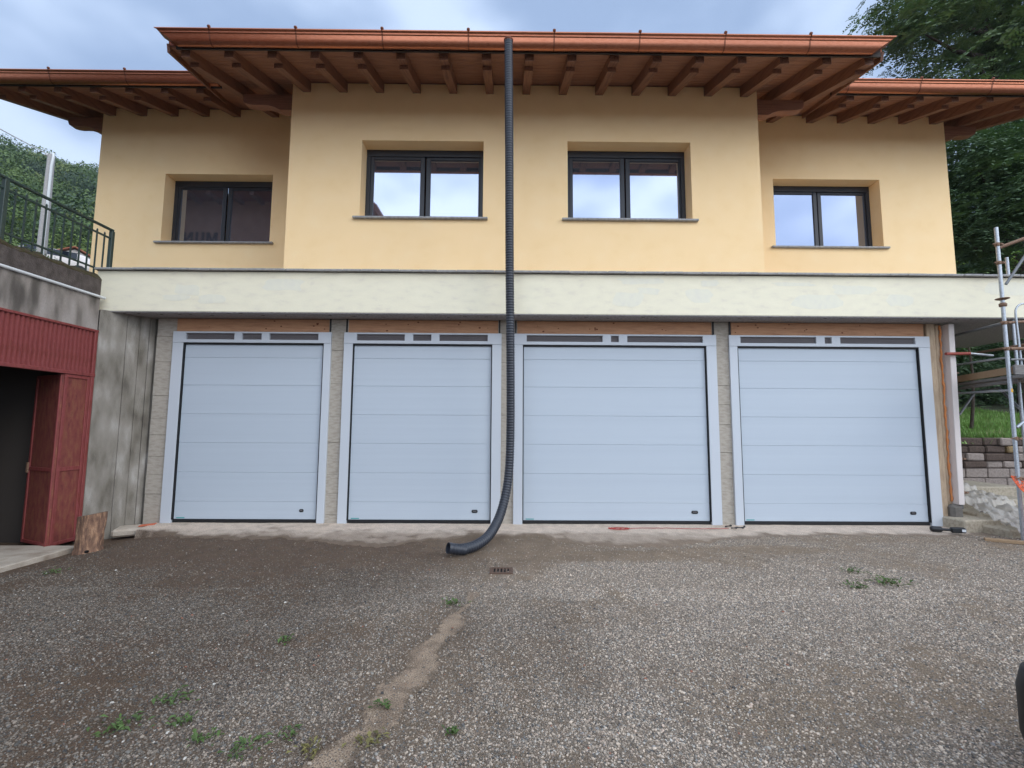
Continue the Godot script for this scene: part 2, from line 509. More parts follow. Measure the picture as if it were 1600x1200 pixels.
# ---------------------------------------------------------------- ground
func build_ground():
	var mb := MB.new()
	mb.use_c = true
	var x0 := -12.0; var x1 := 14.0; var z0 := -3.2; var z1 := 10.0; var st := 0.08
	var nx := int((x1 - x0) / st); var nz := int((z1 - z0) / st)
	var P := []; var K := []
	for j in nz + 1:
		var row := PackedVector3Array(); var rc := PackedColorArray()
		for i in nx + 1:
			var x := x0 + (x1 - x0) * i / nx; var z := z0 + (z1 - z0) * j / nz
			var edge := i == 0 or j == 0 or i == nx or j == nz
			row.append(Vector3(x, 0.0 if edge else gh(x, z), z))
			rc.append(ground_color(x, z) if z > 0.2 else Color(0.14, 0.12, 0.10))
		P.append(row); K.append(rc)
	for j in nz:
		for i in nx:
			for q in [[j, i], [j, i + 1], [j + 1, i + 1], [j, i], [j + 1, i + 1], [j + 1, i]]:
				var a: int = q[0]; var b: int = q[1]
				mb.col = K[a][b]
				var nn := Vector3.UP
				if a > 0 and a < nz and b > 0 and b < nx:
					nn = (P[a + 1][b] - P[a - 1][b]).cross(P[a][b + 1] - P[a][b - 1]).normalized()
				mb.vert(P[a][b], nn)
	mb.col = Color(0.16, 0.14, 0.11)
	var L := 450.0
	var O := [Vector3(-L, 0, -L), Vector3(L, 0, -L), Vector3(L, 0, L), Vector3(-L, 0, L)]
	var I := [Vector3(x0, 0, z0), Vector3(x1, 0, z0), Vector3(x1, 0, z1), Vector3(x0, 0, z1)]
	for k in 4:
		mb.quad(O[k], I[k], I[(k + 1) % 4], O[(k + 1) % 4])
	struct("ground", mb, M.ground)

	# loose gravel: real stones
	var kinds := []
	for k in 4:
		var ico := MB.new()
		var pts := []
		var ph := (1.0 + sqrt(5.0)) / 2.0
		for s in [Vector3(-1, ph, 0), Vector3(1, ph, 0), Vector3(-1, -ph, 0), Vector3(1, -ph, 0), Vector3(0, -1, ph), Vector3(0, 1, ph), Vector3(0, -1, -ph), Vector3(0, 1, -ph), Vector3(ph, 0, -1), Vector3(ph, 0, 1), Vector3(-ph, 0, -1), Vector3(-ph, 0, 1)]:
			var p: Vector3 = s.normalized() * rng.randf_range(0.78, 1.15)
			pts.append(Vector3(p.x * 1.15, p.y * 0.68, p.z * 0.9))
		for t in [[0, 11, 5], [0, 5, 1], [0, 1, 7], [0, 7, 10], [0, 10, 11], [1, 5, 9], [5, 11, 4], [11, 10, 2], [10, 7, 6], [7, 1, 8], [3, 9, 4], [3, 4, 2], [3, 2, 6], [3, 6, 8], [3, 8, 9], [4, 9, 5], [2, 4, 11], [6, 2, 10], [8, 6, 7], [9, 8, 1]]:
			ico.tri(pts[t[0]], pts[t[1]], pts[t[2]])
		kinds.append(ico.mesh())
	var tf := [[], [], [], []]; var cs := [[], [], [], []]
	var made := 0
	for i in 700000:
		var z := rng.randf_range(0.55, 6.0)
		if rng.randf() < 0.35: z = rng.randf_range(3.0, 6.0)
		var half := 1.18 * (8.3 - z) + 0.4
		var x := rng.randf_range(-half, half)
		if x < -7.4 or x > 9.4: continue
		var beyond := z - apron_edge(x)
		if beyond < 0.10 and rng.randf() > 0.05 + 0.5 * smoothstep(-0.35, 0.10, beyond): continue
		if beyond < -0.4: continue
		if x < -6.25: continue
		var on_strip := strip_share(x, z)
		var d := dirt(x, z)
		if rng.randf() < d * 0.88: continue
		if rng.randf() < on_strip * 0.62: continue
		var s := (0.0029 + 0.0054 * pow(rng.randf(), 2.0)) * (0.7 if on_strip > 0.5 else 1.0)
		if rng.randf() < 0.02: s = rng.randf_range(0.008, 0.0135)
		var p := pale(x, z)
		var sp := pow(rng.randf(), 1.7)
		var g := lerpf(lerpf(0.06, 0.23, sp), lerpf(0.13, 0.55, sp), clampf(p, 0.0, 1.25))
		var c := Color(g * 1.16, g * 0.96, g * 0.76)
		var q := rng.randf()
		if q < 0.10: c = Color(g * 1.15, g * 0.9, g * 0.72)
		elif q < 0.22: c = Color(g * 1.02, g * 0.95, g * 0.84)
		elif q < 0.227: c = Color(0.50, 0.47, 0.42)
		elif q < 0.2285: c = Color(0.26, 0.11, 0.07)
		elif q < 0.32: c = Color(g * 0.5, g * 0.48, g * 0.46)
		var k := i % 4
		var b := Basis.from_euler(Vector3(rng.randf_range(-0.5, 0.5), rng.randf() * TAU, rng.randf_range(-0.5, 0.5))).scaled(Vector3.ONE * s)
		tf[k].append(Transform3D(b, Vector3(x, gh(x, z) + s * 0.14 + 0.004 * on_strip, z)))
		cs[k].append(c)
		made += 1
	for k in 4:
		var o := copies("gravel", kinds[k], M.pebble, tf[k], cs[k])
		tag(o, "loose grey and brown gravel strewn over the yard", "gravel", "gravel of the yard")
	print("pebbles ", made)

	# concrete apron in front of the garage doors, with its worn front edge
	var ap := MB.new()
	ap.use_c = true
	var n := 260
	var top := []
	var tints := []
	for i in n + 1:
		var x := lerpf(-5.95, 7.5, float(i) / n)
		var e := apron_edge(x)
		var row := PackedVector3Array(); var rc := PackedColorArray()
		for j in 27:
			var t := j / 25.0
			var z := lerpf(-0.3, e, t)
			var y := lerpf(0.045, 0.004, pow(t, 2.0)) + gn.get_noise_2d(x * 2.0, z * 2.0) * 0.006
			if j >= 25: y = gh(x, z) + (0.008 if j == 25 else -0.02)
			row.append(Vector3(x, y, z))
			var q := gn2.get_noise_2d(x * 1.3, z * 2.0) * 0.6 + gn.get_noise_2d(x * 6.0, z * 8.0) * 0.5
			var soil := clampf(smoothstep(0.38, 0.75, z + q * 0.35) * 0.55 + smoothstep(0.15, 0.5, q) * 0.4 + smoothstep(0.84, 0.98, t + q * 0.12) * 0.6, 0.0, 0.95)
			var k := 1.0 + gn.get_noise_2d(x * 11.0, z * 11.0) * 0.2
			var c := Color(0.80, 0.68, 0.57).lerp(ground_color(x, z + 0.4).lerp(Color(0.27, 0.20, 0.145), 0.5), soil)
			rc.append(Color(c.r * k, c.g * k, c.b * k))
		top.append(row); tints.append(rc)
	for i in n:
		for j in 26:
			for q in [[i, j], [i + 1, j + 1], [i, j + 1], [i, j], [i + 1, j], [i + 1, j + 1]]:
				ap.col = tints[q[0]][q[1]]
				ap.vert(top[q[0]][q[1]], Vector3.UP)
	struct("apron", ap, M.ground)

	# concrete strip that shows through the gravel
	var sp := MB.new()
	sp.use_c = true
	var rows := []
	var sc := []
	for i in 141:
		var z := lerpf(3.1, 6.6, i / 140.0)
		var w := strip_at(z)
		var row := PackedVector3Array(); var rc := PackedColorArray()
		for j in 13:
			var x := lerpf(w.x, w.y, j / 12.0)
			row.append(Vector3(x, gh(x, z) + 0.004 - (0.014 if j == 0 or j == 12 else 0.0), z))
			var q := gn.get_noise_2d(x * 7.0, z * 7.0)
			var c := Color(0.50, 0.385, 0.28).lerp(Color(0.33, 0.25, 0.18), clampf(0.45 + q * 1.6, 0.0, 1.0))
			var ed := smoothstep(0.05, 0.5, mini(j, 12 - j) / 6.0 + gn.get_noise_2d(x * 16.0, z * 16.0) * 0.7)
			rc.append(ground_color(x, z).lerp(c, ed))
		rows.append(row); sc.append(rc)
	for i in 140:
		for j in 12:
			for q in [[i, j], [i, j + 1], [i + 1, j + 1], [i, j], [i + 1, j + 1], [i + 1, j]]:
				sp.col = sc[q[0]][q[1]]
				sp.vert(rows[q[0]][q[1]], Vector3.UP)
	struct("concrete_strip", sp, M.ground)

const AE := [[-5.95, 0.42], [-5.7, 0.5], [-4.75, 0.84], [-3.75, 0.9], [-2.85, 1.0], [-2.3, 1.3], [-1.9, 1.36], [-1.6, 1.25], [-1.0, 0.88], [-0.5, 0.7], [0.45, 0.62], [0.75, 1.0], [1.5, 1.28], [2.3, 1.28], [2.9, 1.0], [3.55, 0.72], [5.1, 0.56], [6.9, 0.56], [7.5, 0.5]]
func apron_edge(x: float) -> float:
	if x < -5.95 or x > 7.5: return -9.0
	var z := 0.5
	for i in AE.size() - 1:
		if x >= AE[i][0] and x <= AE[i + 1][0]:
			z = lerpf(AE[i][1], AE[i + 1][1], smoothstep(AE[i][0], AE[i + 1][0], x))
	return z + gn.get_noise_2d(x * 3.0, 7.0) * 0.16 + gn.get_noise_2d(x * 14.0, 3.0) * 0.10 + gn.get_noise_2d(x * 40.0, 5.0) * 0.04

func strip_at(z: float) -> Vector2:
	var t := (z - 3.1) / 2.4
	var l := lerpf(-0.38, -0.985, t) + gn.get_noise_2d(z * 4.0, 1.0) * 0.12 + gn.get_noise_2d(z * 22.0, 1.0) * 0.05
	var r := lerpf(-0.26, -0.745, t) + gn.get_noise_2d(z * 4.0, 9.0) * 0.12 + gn.get_noise_2d(z * 22.0, 9.0) * 0.05 + 0.05 * sin(t * 2.0)
	return Vector2(l, maxf(r, l + 0.05))

func strip_share(x: float, z: float) -> float:
	if z < 3.05: return 0.0
	var w := strip_at(z)
	return smoothstep(w.x - 0.03, w.x + 0.05, x) * smoothstep(w.y + 0.03, w.y - 0.05, x)

# ---------------------------------------------------------------- house
func wall_with_holes(mb: MB, x0: float, x1: float, y0: float, y1: float, z: float, th: float, holes: Array):
	var xs := [x0, x1]; var ys := [y0, y1]
	for h in holes:
		for q in [h[0], h[1]]:
			if not xs.has(q): xs.append(q)
		for q in [h[2], h[3]]:
			if not ys.has(q): ys.append(q)
	xs.sort(); ys.sort()
	for i in xs.size() - 1:
		for j in ys.size() - 1:
			var cx: float = (xs[i] + xs[i + 1]) / 2; var cy: float = (ys[j] + ys[j + 1]) / 2
			var open := false
			for h in holes:
				if cx > h[0] and cx < h[1] and cy > h[2] and cy < h[3]: open = true
			if open: continue
			mb.quad(Vector3(xs[i], ys[j], z), Vector3(xs[i + 1], ys[j], z), Vector3(xs[i + 1], ys[j + 1], z), Vector3(xs[i], ys[j + 1], z))
			mb.quad(Vector3(xs[i + 1], ys[j], z - th), Vector3(xs[i], ys[j], z - th), Vector3(xs[i], ys[j + 1], z - th), Vector3(xs[i + 1], ys[j + 1], z - th))
	var ring := func(a: float, b: float, c: float, d: float, inward: bool):
		var A := Vector3(a, c, z); var B := Vector3(b, c, z); var D := Vector3(b, d, z); var E := Vector3(a, d, z)
		var k := Vector3(0, 0, -th)
		var p := [A, B, D, E]
		for i in 4:
			var u: Vector3 = p[i]; var v: Vector3 = p[(i + 1) % 4]
			if inward: mb.quad(u, v, v + k, u + k)
			else: mb.quad(u, u + k, v + k, v)
	ring.call(x0, x1, y0, y1, false)
	for h in holes:
		ring.call(h[0], h[1], h[2], h[3], true)

func window(house: Node3D, x0: float, x1: float, y0: float, y1: float, z: float):
	var zf := z - 0.33
	var f := MB.new()
	var w := 0.085
	f.bx(x0 - 0.01, x0 + w, y0, y1 - 0.14, zf - 0.07, zf, 0.006)
	f.bx(x1 - w, x1 + 0.01, y0, y1 - 0.14, zf - 0.07, zf, 0.006)
	f.bx(x0 - 0.01, x1 + 0.01, y1 - 0.14, y1 + 0.01, zf - 0.07, zf + 0.003, 0.006)
	f.bx(x0 + w, x1 - w, y0 - 0.01, y0 + 0.05, zf - 0.07, zf - 0.002, 0.006)
	var win := obj("window", f, M.window_frame, house)
	var xm := (x0 + x1) / 2
	for s in [[x0 + w, xm - 0.012, 0.0], [xm + 0.012, x1 - w, 0.012]]:
		var sf := MB.new()
		var a: float = s[0]; var b: float = s[1]; var zz: float = zf - 0.016 - s[2]
		var t := 0.07 if s[2] == 0.0 else 0.035
		var tr := 0.095
		var la := t if a < xm - 0.1 else tr
		var lb := tr if a < xm - 0.1 else t
		sf.bx(a, a + la, y0 + 0.05, y1 - 0.14, zz - 0.05, zz, 0.008)
		sf.bx(b - lb, b, y0 + 0.05, y1 - 0.14, zz - 0.05, zz, 0.008)
		sf.bx(a + la, b - lb, y1 - 0.14 - 0.06, y1 - 0.14, zz - 0.05, zz - 0.001, 0.008)
		sf.bx(a + la, b - lb, y0 + 0.05, y0 + 0.085, zz - 0.05, zz - 0.001, 0.008)
		obj("sash", sf, M.window_frame, win)
		var g := MB.new()
		g.bx(a + la - 0.01, b - lb + 0.01, y0 + 0.075, y1 - 0.19, zz - 0.034, zz - 0.026)
		obj("pane", g, M.glass, win)
	var sl := MB.new()
	sl.bx(x0 - 0.12, x1 + 0.1, y0 - 0.05, y0 - 0.006, z - 0.32, z + 0.07, 0.008)
	obj("sill", sl, M.sill, win)

func roof_y(z: float) -> float:
	return 8.68 - 0.365 * (z + 0.85)

func build_house():
	var H := thing("house", "yellow two-storey house with four garage doors under a cream parapet", "house")
	# ---- plastered upper walls
	var holes_c := [[-2.99, -0.535, 5.83, 7.44], [1.165, 3.665, 5.83, 7.46]]
	var w := MB.new()
	wall_with_holes(w, -4.44, 5.065, 3.9, 8.66, -0.85, 0.45, holes_c)
	w.bx(-4.44, -4.04, 3.9, 8.8, -2.55, -1.303)
	w.bx(4.665, 5.065, 3.9, 8.8, -2.55, -1.303)
	obj("wall", w, M.plaster, H)
	w = MB.new()
	wall_with_holes(w, -9.76, -4.06, 3.9, 9.25, -2.5, 0.45, [[-8.17, -5.63, 5.96, 7.62]])
	w.bx(-9.76, -9.36, 3.9, 9.35, -13.0, -2.953)
	obj("wall", w, M.plaster, H)
	w = MB.new()
	wall_with_holes(w, 4.7, 10.55, 3.9, 9.25, -2.5, 0.45, [[6.305, 8.875, 5.97, 7.64]])
	w.bx(10.15, 10.55, 3.9, 9.35, -13.0, -2.953)
	obj("wall", w, M.plaster, H)
	w = MB.new()
	w.bx(-9.75, 10.54, 0.0, 9.3, -13.4, -13.003)
	obj("back_wall", w, M.plaster, H)
	w = MB.new()
	w.bx(-9.35, 10.14, 3.62, 3.88, -13.0, -1.31)
	obj("floor_slab", w, M.soffit_concrete, H)
	window(H, -2.99, -0.535, 5.83, 7.44, -0.85)
	window(H, 1.165, 3.665, 5.83, 7.46, -0.85)
	window(H, -8.17, -5.63, 5.96, 7.62, -2.5)
	window(H, 6.305, 8.875, 5.97, 7.64, -2.5)

	# ---- roof: one plane of boards on rafters, its eave set back at both ends
	var sl := atan(0.365)
	var bas := Basis(Vector3.RIGHT, sl)      # local -z climbs towards the back
	var deck := MB.new()
	var slab := func(xa: float, xb: float, za: float, zb: float, lift: float, th: float, mb: MB):
		var cz := (za + zb) / 2
		mb.box(Vector3((xa + xb) / 2, roof_y(cz) + lift + th / 2, cz), Vector3(xb - xa, th * cos(sl), (za - zb) / cos(sl)), bas)
	var e0 := [Vector3(-5.88, roof_y(0.6) + 0.03, 0.6), Vector3(6.46, roof_y(0.6) + 0.03, 0.6), Vector3(6.82, roof_y(-1.1) + 0.03, -1.1), Vector3(-6.30, roof_y(-1.1) + 0.03, -1.1)]
	var lift := Vector3(0, 0.11, 0)
	deck.quad(e0[0], e0[3], e0[2], e0[1])
	deck.quad(e0[0] + lift, e0[1] + lift, e0[2] + lift, e0[3] + lift)
	for q in [[0, 1], [1, 2], [3, 0]]:
		deck.quad(e0[q[0]], e0[q[1]], e0[q[1]] + lift, e0[q[0]] + lift)
	slab.call(-11.3, 12.15, -1.10, -9.0, 0.03, 0.11, deck)
	var ry := roof_y(-9.0)
	deck.quad(Vector3(12.15, ry + 0.14, -9.0), Vector3(-11.3, ry + 0.14, -9.0), Vector3(-11.3, ry - 3.0, -17.5), Vector3(12.15, ry - 3.0, -17.5))
	var roof := obj("roof", deck, M.roof_tile, H)
	var board_mats = M.timber_across
	for k in 25:
		var zc := 0.52 - 0.1315 * k
		var b := MB.new()
		var xa := -5.90 - 0.235 * (0.6 - zc); var xb := 6.48 + 0.205 * (0.6 - zc)
		if zc < -1.12:
			xa = -11.25; xb = 12.1
		b.box(Vector3((xa + xb) / 2 + 0.02 * (k % 3), roof_y(zc) + 0.013, zc), Vector3(xb - xa, 0.024, 0.136), bas, 0.005)
		obj("soffit_board", b, board_mats, roof)
	# rafters: full depth to a notch, then a thinner tip under the gutter
	var raft := func(x: float, zfront: float, zback: float):
		var wd := 0.078
		var P := PackedVector2Array()
		# u runs towards the back from zfront, v up; drawn in the plane x = const
		var zn := zfront - 0.34
		P.append(Vector2(-zfront + 0.11, roof_y(zfront - 0.11) - 0.14))
		P.append(Vector2(-zn, roof_y(zn) - 0.14))
		P.append(Vector2(-zn, roof_y(zn) - 0.22))
		P.append(Vector2(-zback, roof_y(zback) - 0.22))
		P.append(Vector2(-zback, roof_y(zback) + 0.002))
		P.append(Vector2(-zfront + 0.11, roof_y(zfront - 0.11) + 0.002))
		var mb := MB.new()
		mb.prism(P, Vector3(x + wd, 0, 0), Vector3(0, 0, -1), Vector3.UP, wd * 2)
		obj("rafter", mb, M.timber_deep, roof)
	for k in range(-8, 9):
		raft.call(0.327 + 0.7455 * k, 0.63, -2.62 if absi(k) > 6 else -1.2)
	for k in range(0, 5):
		raft.call(-9.54 + 0.7455 * k, -1.07, -2.7)
	for x in [-10.29, -10.95]:
		raft.call(x, -1.07, -8.9)
	for k in range(0, 5):
		raft.call(7.26 + 0.752 * k, -1.07, -2.7)
	for x in [11.1, 11.8]:
		raft.call(x, -1.07, -8.9)
	# verge boards
	for v in [[-11.3, -1.08, -9.0, -1.0], [12.15, -1.08, -9.0, 1.0]]:
		var mb := MB.new()
		var P := PackedVector2Array([Vector2(-v[1], roof_y(v[1]) - 0.10), Vector2(-v[2], roof_y(v[2]) - 0.10), Vector2(-v[2], roof_y(v[2]) + 0.05), Vector2(-v[1], roof_y(v[1]) + 0.05)])
		mb.prism(P, Vector3(v[0] + 0.022, 0, 0), Vector3(0, 0, -1), Vector3.UP, 0.044)
		obj("verge_board", mb, M.timber_deep, roof)
	for v in [[-5.88, -6.66], [6.46, 7.14]]:
		var mb := MB.new()
		var A := Vector3(v[0], roof_y(0.60) - 0.02, 0.60); var B := Vector3(v[1], roof_y(-2.62) - 0.02, -2.62)
		var dd := B - A
		var bz := -dd.normalized()
		var bxx := Vector3.UP.cross(bz).normalized()
		mb.box((A + B) / 2, Vector3(0.044, 0.14, dd.length()), Basis(bxx, bz.cross(bxx), bz), 0.004)
		obj("verge_board", mb, M.timber_deep, roof)
	# purlins with carved ends that carry the overhanging verges
	var purl := func(x_wall: float, x_end: float, z: float, y_top: float, hgt := 0.22):
		var mb := MB.new()
		var s := signf(x_end - x_wall)
		var L := absf(x_end - x_wall)
		var P := PackedVector2Array([Vector2(-0.3, y_top), Vector2(-0.3, y_top - hgt - 0.12), Vector2(L * 0.25, y_top - hgt - 0.12)])
		for q in 7:
			var t := q / 6.0
			P.append(Vector2(L * lerpf(0.3, 0.97, t), y_top - hgt - 0.12 + 0.15 * sin(t * PI / 2) + 0.03 * sin(t * TAU)))
		P.append(Vector2(L, y_top - hgt * 0.55)); P.append(Vector2(L, y_top))
		var Q := PackedVector2Array()
		for p in P: Q.append(Vector2(p.x * s, p.y))
		mb.prism(Q, Vector3(x_wall, 0, z + 0.09), Vector3.RIGHT, Vector3.UP, 0.18)
		obj("purlin", mb, M.timber_across, roof)
	purl.call(-4.44, -5.55, -1.12, 8.54)
	purl.call(5.065, 6.15, -1.12, 8.54)
	purl.call(-9.76, -10.75, -2.75, 9.13)
	purl.call(10.55, 11.5, -2.75, 9.13)
	var fas := MB.new()
	for e in [[-5.72, 6.40, 0.62], [-11.25, -6.05, -1.10], [6.78, 12.1, -1.10]]:
		fas.bx(e[0], e[1], roof_y(e[2]) - 0.055, roof_y(e[2]) + 0.10, e[2] - 0.01, e[2] + 0.02)
	obj("eave_board", fas, M.dark_strip, roof)

	# ---- copper gutters, cut on the slant where the eave ends
	var mitre := func(e: Array, x: float, p: Vector2) -> float:
		if e[3] != 0: return 0.0
		var k := (0.235 - p.y) * 1.5
		return k if x == e[0] else -k
	for e in [[-5.98, 6.55, 0.64, 0], [-12.0, -6.06, -1.08, 1], [6.79, 12.7, -1.08, 2]]:
		var by: float = roof_y(e[2]) - 0.06
		var prof := []
		# from back top, round the belly, up to the rolled front lip (dz forward, dy up)
		for p in [[0.0, 0.20], [0.0, 0.05], [0.03, 0.014], [0.075, 0.0], [0.115, 0.018], [0.142, 0.052], [0.158, 0.098], [0.165, 0.142], [0.170, 0.150], [0.179, 0.153], [0.184, 0.162], [0.180, 0.172], [0.176, 0.180], [0.182, 0.19], [0.196, 0.197], [0.205, 0.210], [0.202, 0.224], [0.188, 0.230], [0.178, 0.222]]:
			prof.append(Vector2(p[0], p[1]))
		var rows := []
		for x in [e[0], e[1]]:
			var row := PackedVector3Array()
			for p in prof: row.append(Vector3(x + mitre.call(e, x, p), by + p.y, e[2] + p.x))
			rows.append(row)
		var inner := []
		for x in [e[0], e[1]]:
			var row := PackedVector3Array()
			for p in prof: row.append(Vector3(x + mitre.call(e, x, p), by + p.y * 0.98 + 0.006, e[2] + 0.006 + p.x * 0.93))
			inner.append(row)
		var g := MB.new()
		g.grid(rows, false, false)
		g.grid(inner, false, true)
		var pl := PackedVector2Array()
		for p in prof.slice(0, 14): pl.append(p)
		# end caps
		for x in [e[0], e[1]]:
			var idx := Geometry2D.triangulate_polygon(pl)
			for q in range(0, idx.size(), 3):
				var tr := []
				for w3 in 3:
					var p: Vector2 = pl[idx[q + w3]]
					tr.append(Vector3(x + mitre.call(e, x, p), by + p.y, e[2] + p.x))
				g.tri(tr[0], tr[1], tr[2])
		var gut := obj("gutter", g, M.copper, H)
		var xs := []
		if e[3] == 0:
			for k in 9: xs.append(-5.05 + 1.446 * k)
		elif e[3] == 1: xs = [-10.9, -9.47, -7.92, -6.35]
		else: xs = [7.05, 8.55, 10.05, 11.6]
		for x in xs:
			if x > e[1] - 0.3: continue
			var hk := MB.new()
			var rws := []
			for dx in [-0.012, 0.012]:
				var row := PackedVector3Array()
				for p in prof.slice(2, 16):
					var dir: Vector2 = (p - Vector2(0.07, 0.14)).normalized() * 0.004
					row.append(Vector3(x + dx, by + p.y + dir.y, e[2] + p.x + dir.x))
				rws.append(row)
			hk.grid(rws, false, false)
			hk.bx(x - 0.012, x + 0.012, by + 0.232, by + 0.238, e[2] - 0.02, e[2] + 0.2)
			hk.box(Vector3(x, by + 0.252, e[2] + 0.196), Vector3(0.052, 0.044, 0.04), Basis(Vector3.RIGHT, 0.4), 0.012)
			obj("gutter_bracket", hk, M.copper_dull, gut)

	# ---- parapet with coping tiles
	var pa := MB.new()
	pa.bx(-6.92, 10.6, 3.575, 4.265, 0.16, 0.4, 0.006)
	pa.bx(-6.92, -6.7, 3.575, 4.265, -2.4, 0.159)
	pa.bx(10.38, 10.6, 3.575, 4.265, -2.4, 0.159)
	var par := obj("parapet", pa, M.cream, H)
	# filler patches in the paint, trowelled a hair proud
	var rp := RandomNumberGenerator.new()
	rp.seed = 5
	for k in 15:
		var pb := MB.new()
		var x := rp.randf_range(-6.8, 8.6)
		var ww := rp.randf_range(0.12, 0.9); var hh := rp.randf_range(0.05, 0.26)
		var y := rp.randf_range(3.63, 4.22 - hh)
		var P := PackedVector2Array()
		for q in 14:
			var a := TAU * q / 14
			var rr := rp.randf_range(0.75, 1.1)
			P.append(Vector2(clampf(cos(a) * 1.25, -1, 1) * ww / 2 * rr, clampf(sin(a) * 1.25, -1, 1) * hh / 2 * rr))
		pb.prism(P, Vector3(x + ww / 2, y + hh / 2, 0.4006 + 0.00012 * k), Vector3.RIGHT, Vector3.UP, 0.004)
		obj("filler_patch", pb, M.cream_patch, par)
	var cop := MB.new()
	cop.bx(-6.93, 10.62, 4.265, 4.272, 0.13, 0.41)
	var cp := obj("coping", cop, M.dark_strip, H)
	var kinds := []
	for k in 3:
		var ct := MB.new()
		ct.box(Vector3.ZERO, Vector3(0.312 + 0.002 * k, 0.036, 0.37), Basis(Vector3.RIGHT, 0.02), 0.006)
		kinds.append(ct.mesh())
	for k in 55:
		var o := put("coping_tile", kinds[k % 3], M.sill, cp, Vector3(-6.78 + 0.3185 * k, 4.291 + rp.randf_range(-0.002, 0.003), 0.278 + rp.randf_range(-0.004, 0.006)))
		o.rotation.z = rp.randf_range(-0.006, 0.006)
	# ---- slab over the garage
	var sb := MB.new()
	sb.bx(-6.9, 10.6, 3.56, 3.9, -2.45, 0.155)
	sb.bx(-6.905, 10.55, 3.5615, 3.576, 0.156, 0.392)
	var slabo := obj("terrace_slab", sb, M.soffit_concrete, H)
	for k in 52:
		var hl := MB.new()
		var a := rp.randf() * TAU
		var P := PackedVector2Array()
		for q in 9: P.append(Vector2(cos(TAU * q / 9) * rp.randf_range(0.02, 0.05), sin(TAU * q / 9) * rp.randf_range(0.008, 0.018)).rotated(rp.randf_range(-0.3, 0.3)))
		hl.prism(P, Vector3(-6.5 + 0.29 * k + rp.randf_range(-0.1, 0.1), 3.5605, rp.randf_range(0.08, 0.36)), Vector3.RIGHT, Vector3.FORWARD * -1.0, 0.003)
		obj("formwork_hole", hl, M.void, slabo)

	# ---- garage storey: columns, beams, doors
	var gw := MB.new()
	gw.bx(-6.3, 7.88, -0.2, 3.555, -12.9, -12.6)
	gw.bx(-6.3, -6.0, -0.2, 3.555, -12.6, -0.7)
	gw.bx(7.6, 7.9, -0.2, 3.555, -12.6, -0.45)
	obj("garage_wall", gw, M.column_concrete, H)
	var cols := [[-3.11, -2.885], [-0.13, 0.09], [3.655, 3.885], [-6.12, -5.865]]
	for c in cols:
		var m := MB.new()
		var y := -0.1
		var steps := 0
		while y < 3.55:
			var hgt := minf(rp.randf_range(0.28, 0.62), 3.56 - y)
			if y + hgt > 3.4: hgt = 3.56 - y
			m.bx(c[0] - 0.06, c[1] + 0.06, y, y + hgt - 0.004, -0.42, -0.03 + rp.randf_range(-0.006, 0.006), 0.006)
			y += hgt
		m.bx(c[0] - 0.05, c[1] + 0.05, -0.1, 3.55, -0.41, -0.042)
		var co := obj("column", m, M.column_concrete, H)
		var bk := MB.new()
		bk.bx(c[0] - 0.045, c[0] - 0.02, 3.33, 3.56, -0.1, -0.012)
		bk.bx(c[1] + 0.02, c[1] + 0.045, 3.33, 3.56, -0.1, -0.012)
		if c[0] > -6: obj("beam_bracket", bk, M.car_black, co)
	var rc := MB.new()
	rc.bx(7.44, 7.59, -0.1, 3.56, -0.42, -0.03, 0.012)
	rc.bx(7.588, 7.70, 0.0, 3.56, -0.40, -0.045, 0.03)
	var rco := obj("column", rc, M.column_warm, H)
	# foam bead and white edge profile at the right corner
	var fo := MB.new()
	var pts := []; var rad := []
	for k in 60:
		var y := 0.45 + 3.08 * k / 59.0
		pts.append(Vector3(7.645 + 0.004 * sin(k * 0.9) + 0.004 * sin(k * 0.37) + 0.035 * (y - 0.4) / 3.1, y, -0.03 + 0.008 * sin(k * 1.7)))
		rad.append(0.015 + 0.004 * sin(k * 2.3) + 0.003 * sin(k * 0.7))
	fo.tube(pts, rad, 8)
	obj("foam_bead", fo, M.foam, rco)
	var ed := MB.new()
	ed.box(Vector3(7.755, 1.97, 0.0), Vector3(0.10, 3.13, 0.16), Basis(Vector3.BACK, -0.022), 0.006)
	obj("edge_profile", ed, M.house_white, rco)
	var mo := MB.new()
	mo.box(Vector3(7.67, 0.24, 0.0), Vector3(0.22, 0.34, 0.14), Basis(Vector3.BACK, 0.04), 0.05)
	obj("mortar_patch", mo, M.mortar, rco)
	for b in [[-5.84, -3.165], [-2.83, -0.185], [0.145, 3.60], [3.945, 7.39]]:
		var m := MB.new()
		m.bx(b[0], b[1], 3.325, 3.555, -0.2, -0.03, 0.006)
		var bm := obj("beam", m, M.pine, H)
		var kn := MB.new()
		for k in int((b[1] - b[0]) * 3.4):
			var P := PackedVector2Array()
			var rr := rp.randf_range(0.006, 0.014)
			for q in 8: P.append(Vector2(cos(TAU * q / 8) * rr * 1.5, sin(TAU * q / 8) * rr))
			kn.prism(P, Vector3(rp.randf_range(b[0] + 0.05, b[1] - 0.05), rp.randf_range(3.36, 3.53), -0.0292), Vector3.RIGHT, Vector3.UP, 0.003)
		obj("knots", kn, M.knot, bm)
	# door openings: [x0, x1, outer x0, outer x1, grille spans]
	door(H, -5.683, -3.237, -5.865, -3.112, [[-5.645, -4.80], [-4.67, -4.325], [-4.19, -3.335]], 0.035)
	door(H, -2.73, -0.29, -2.885, -0.128, [[-2.665, -1.825], [-1.68, -1.36], [-1.218, -0.37]], 0.05)
	door(H, 0.248, 3.478, 0.09, 3.655, [[0.315, 1.652], [1.80, 1.937], [2.086, 3.419]], 0.055)
	door(H, 4.028, 7.246, 3.885, 7.445, [[4.086, 5.429], [5.58, 5.703], [5.856, 7.19]], 0.05)

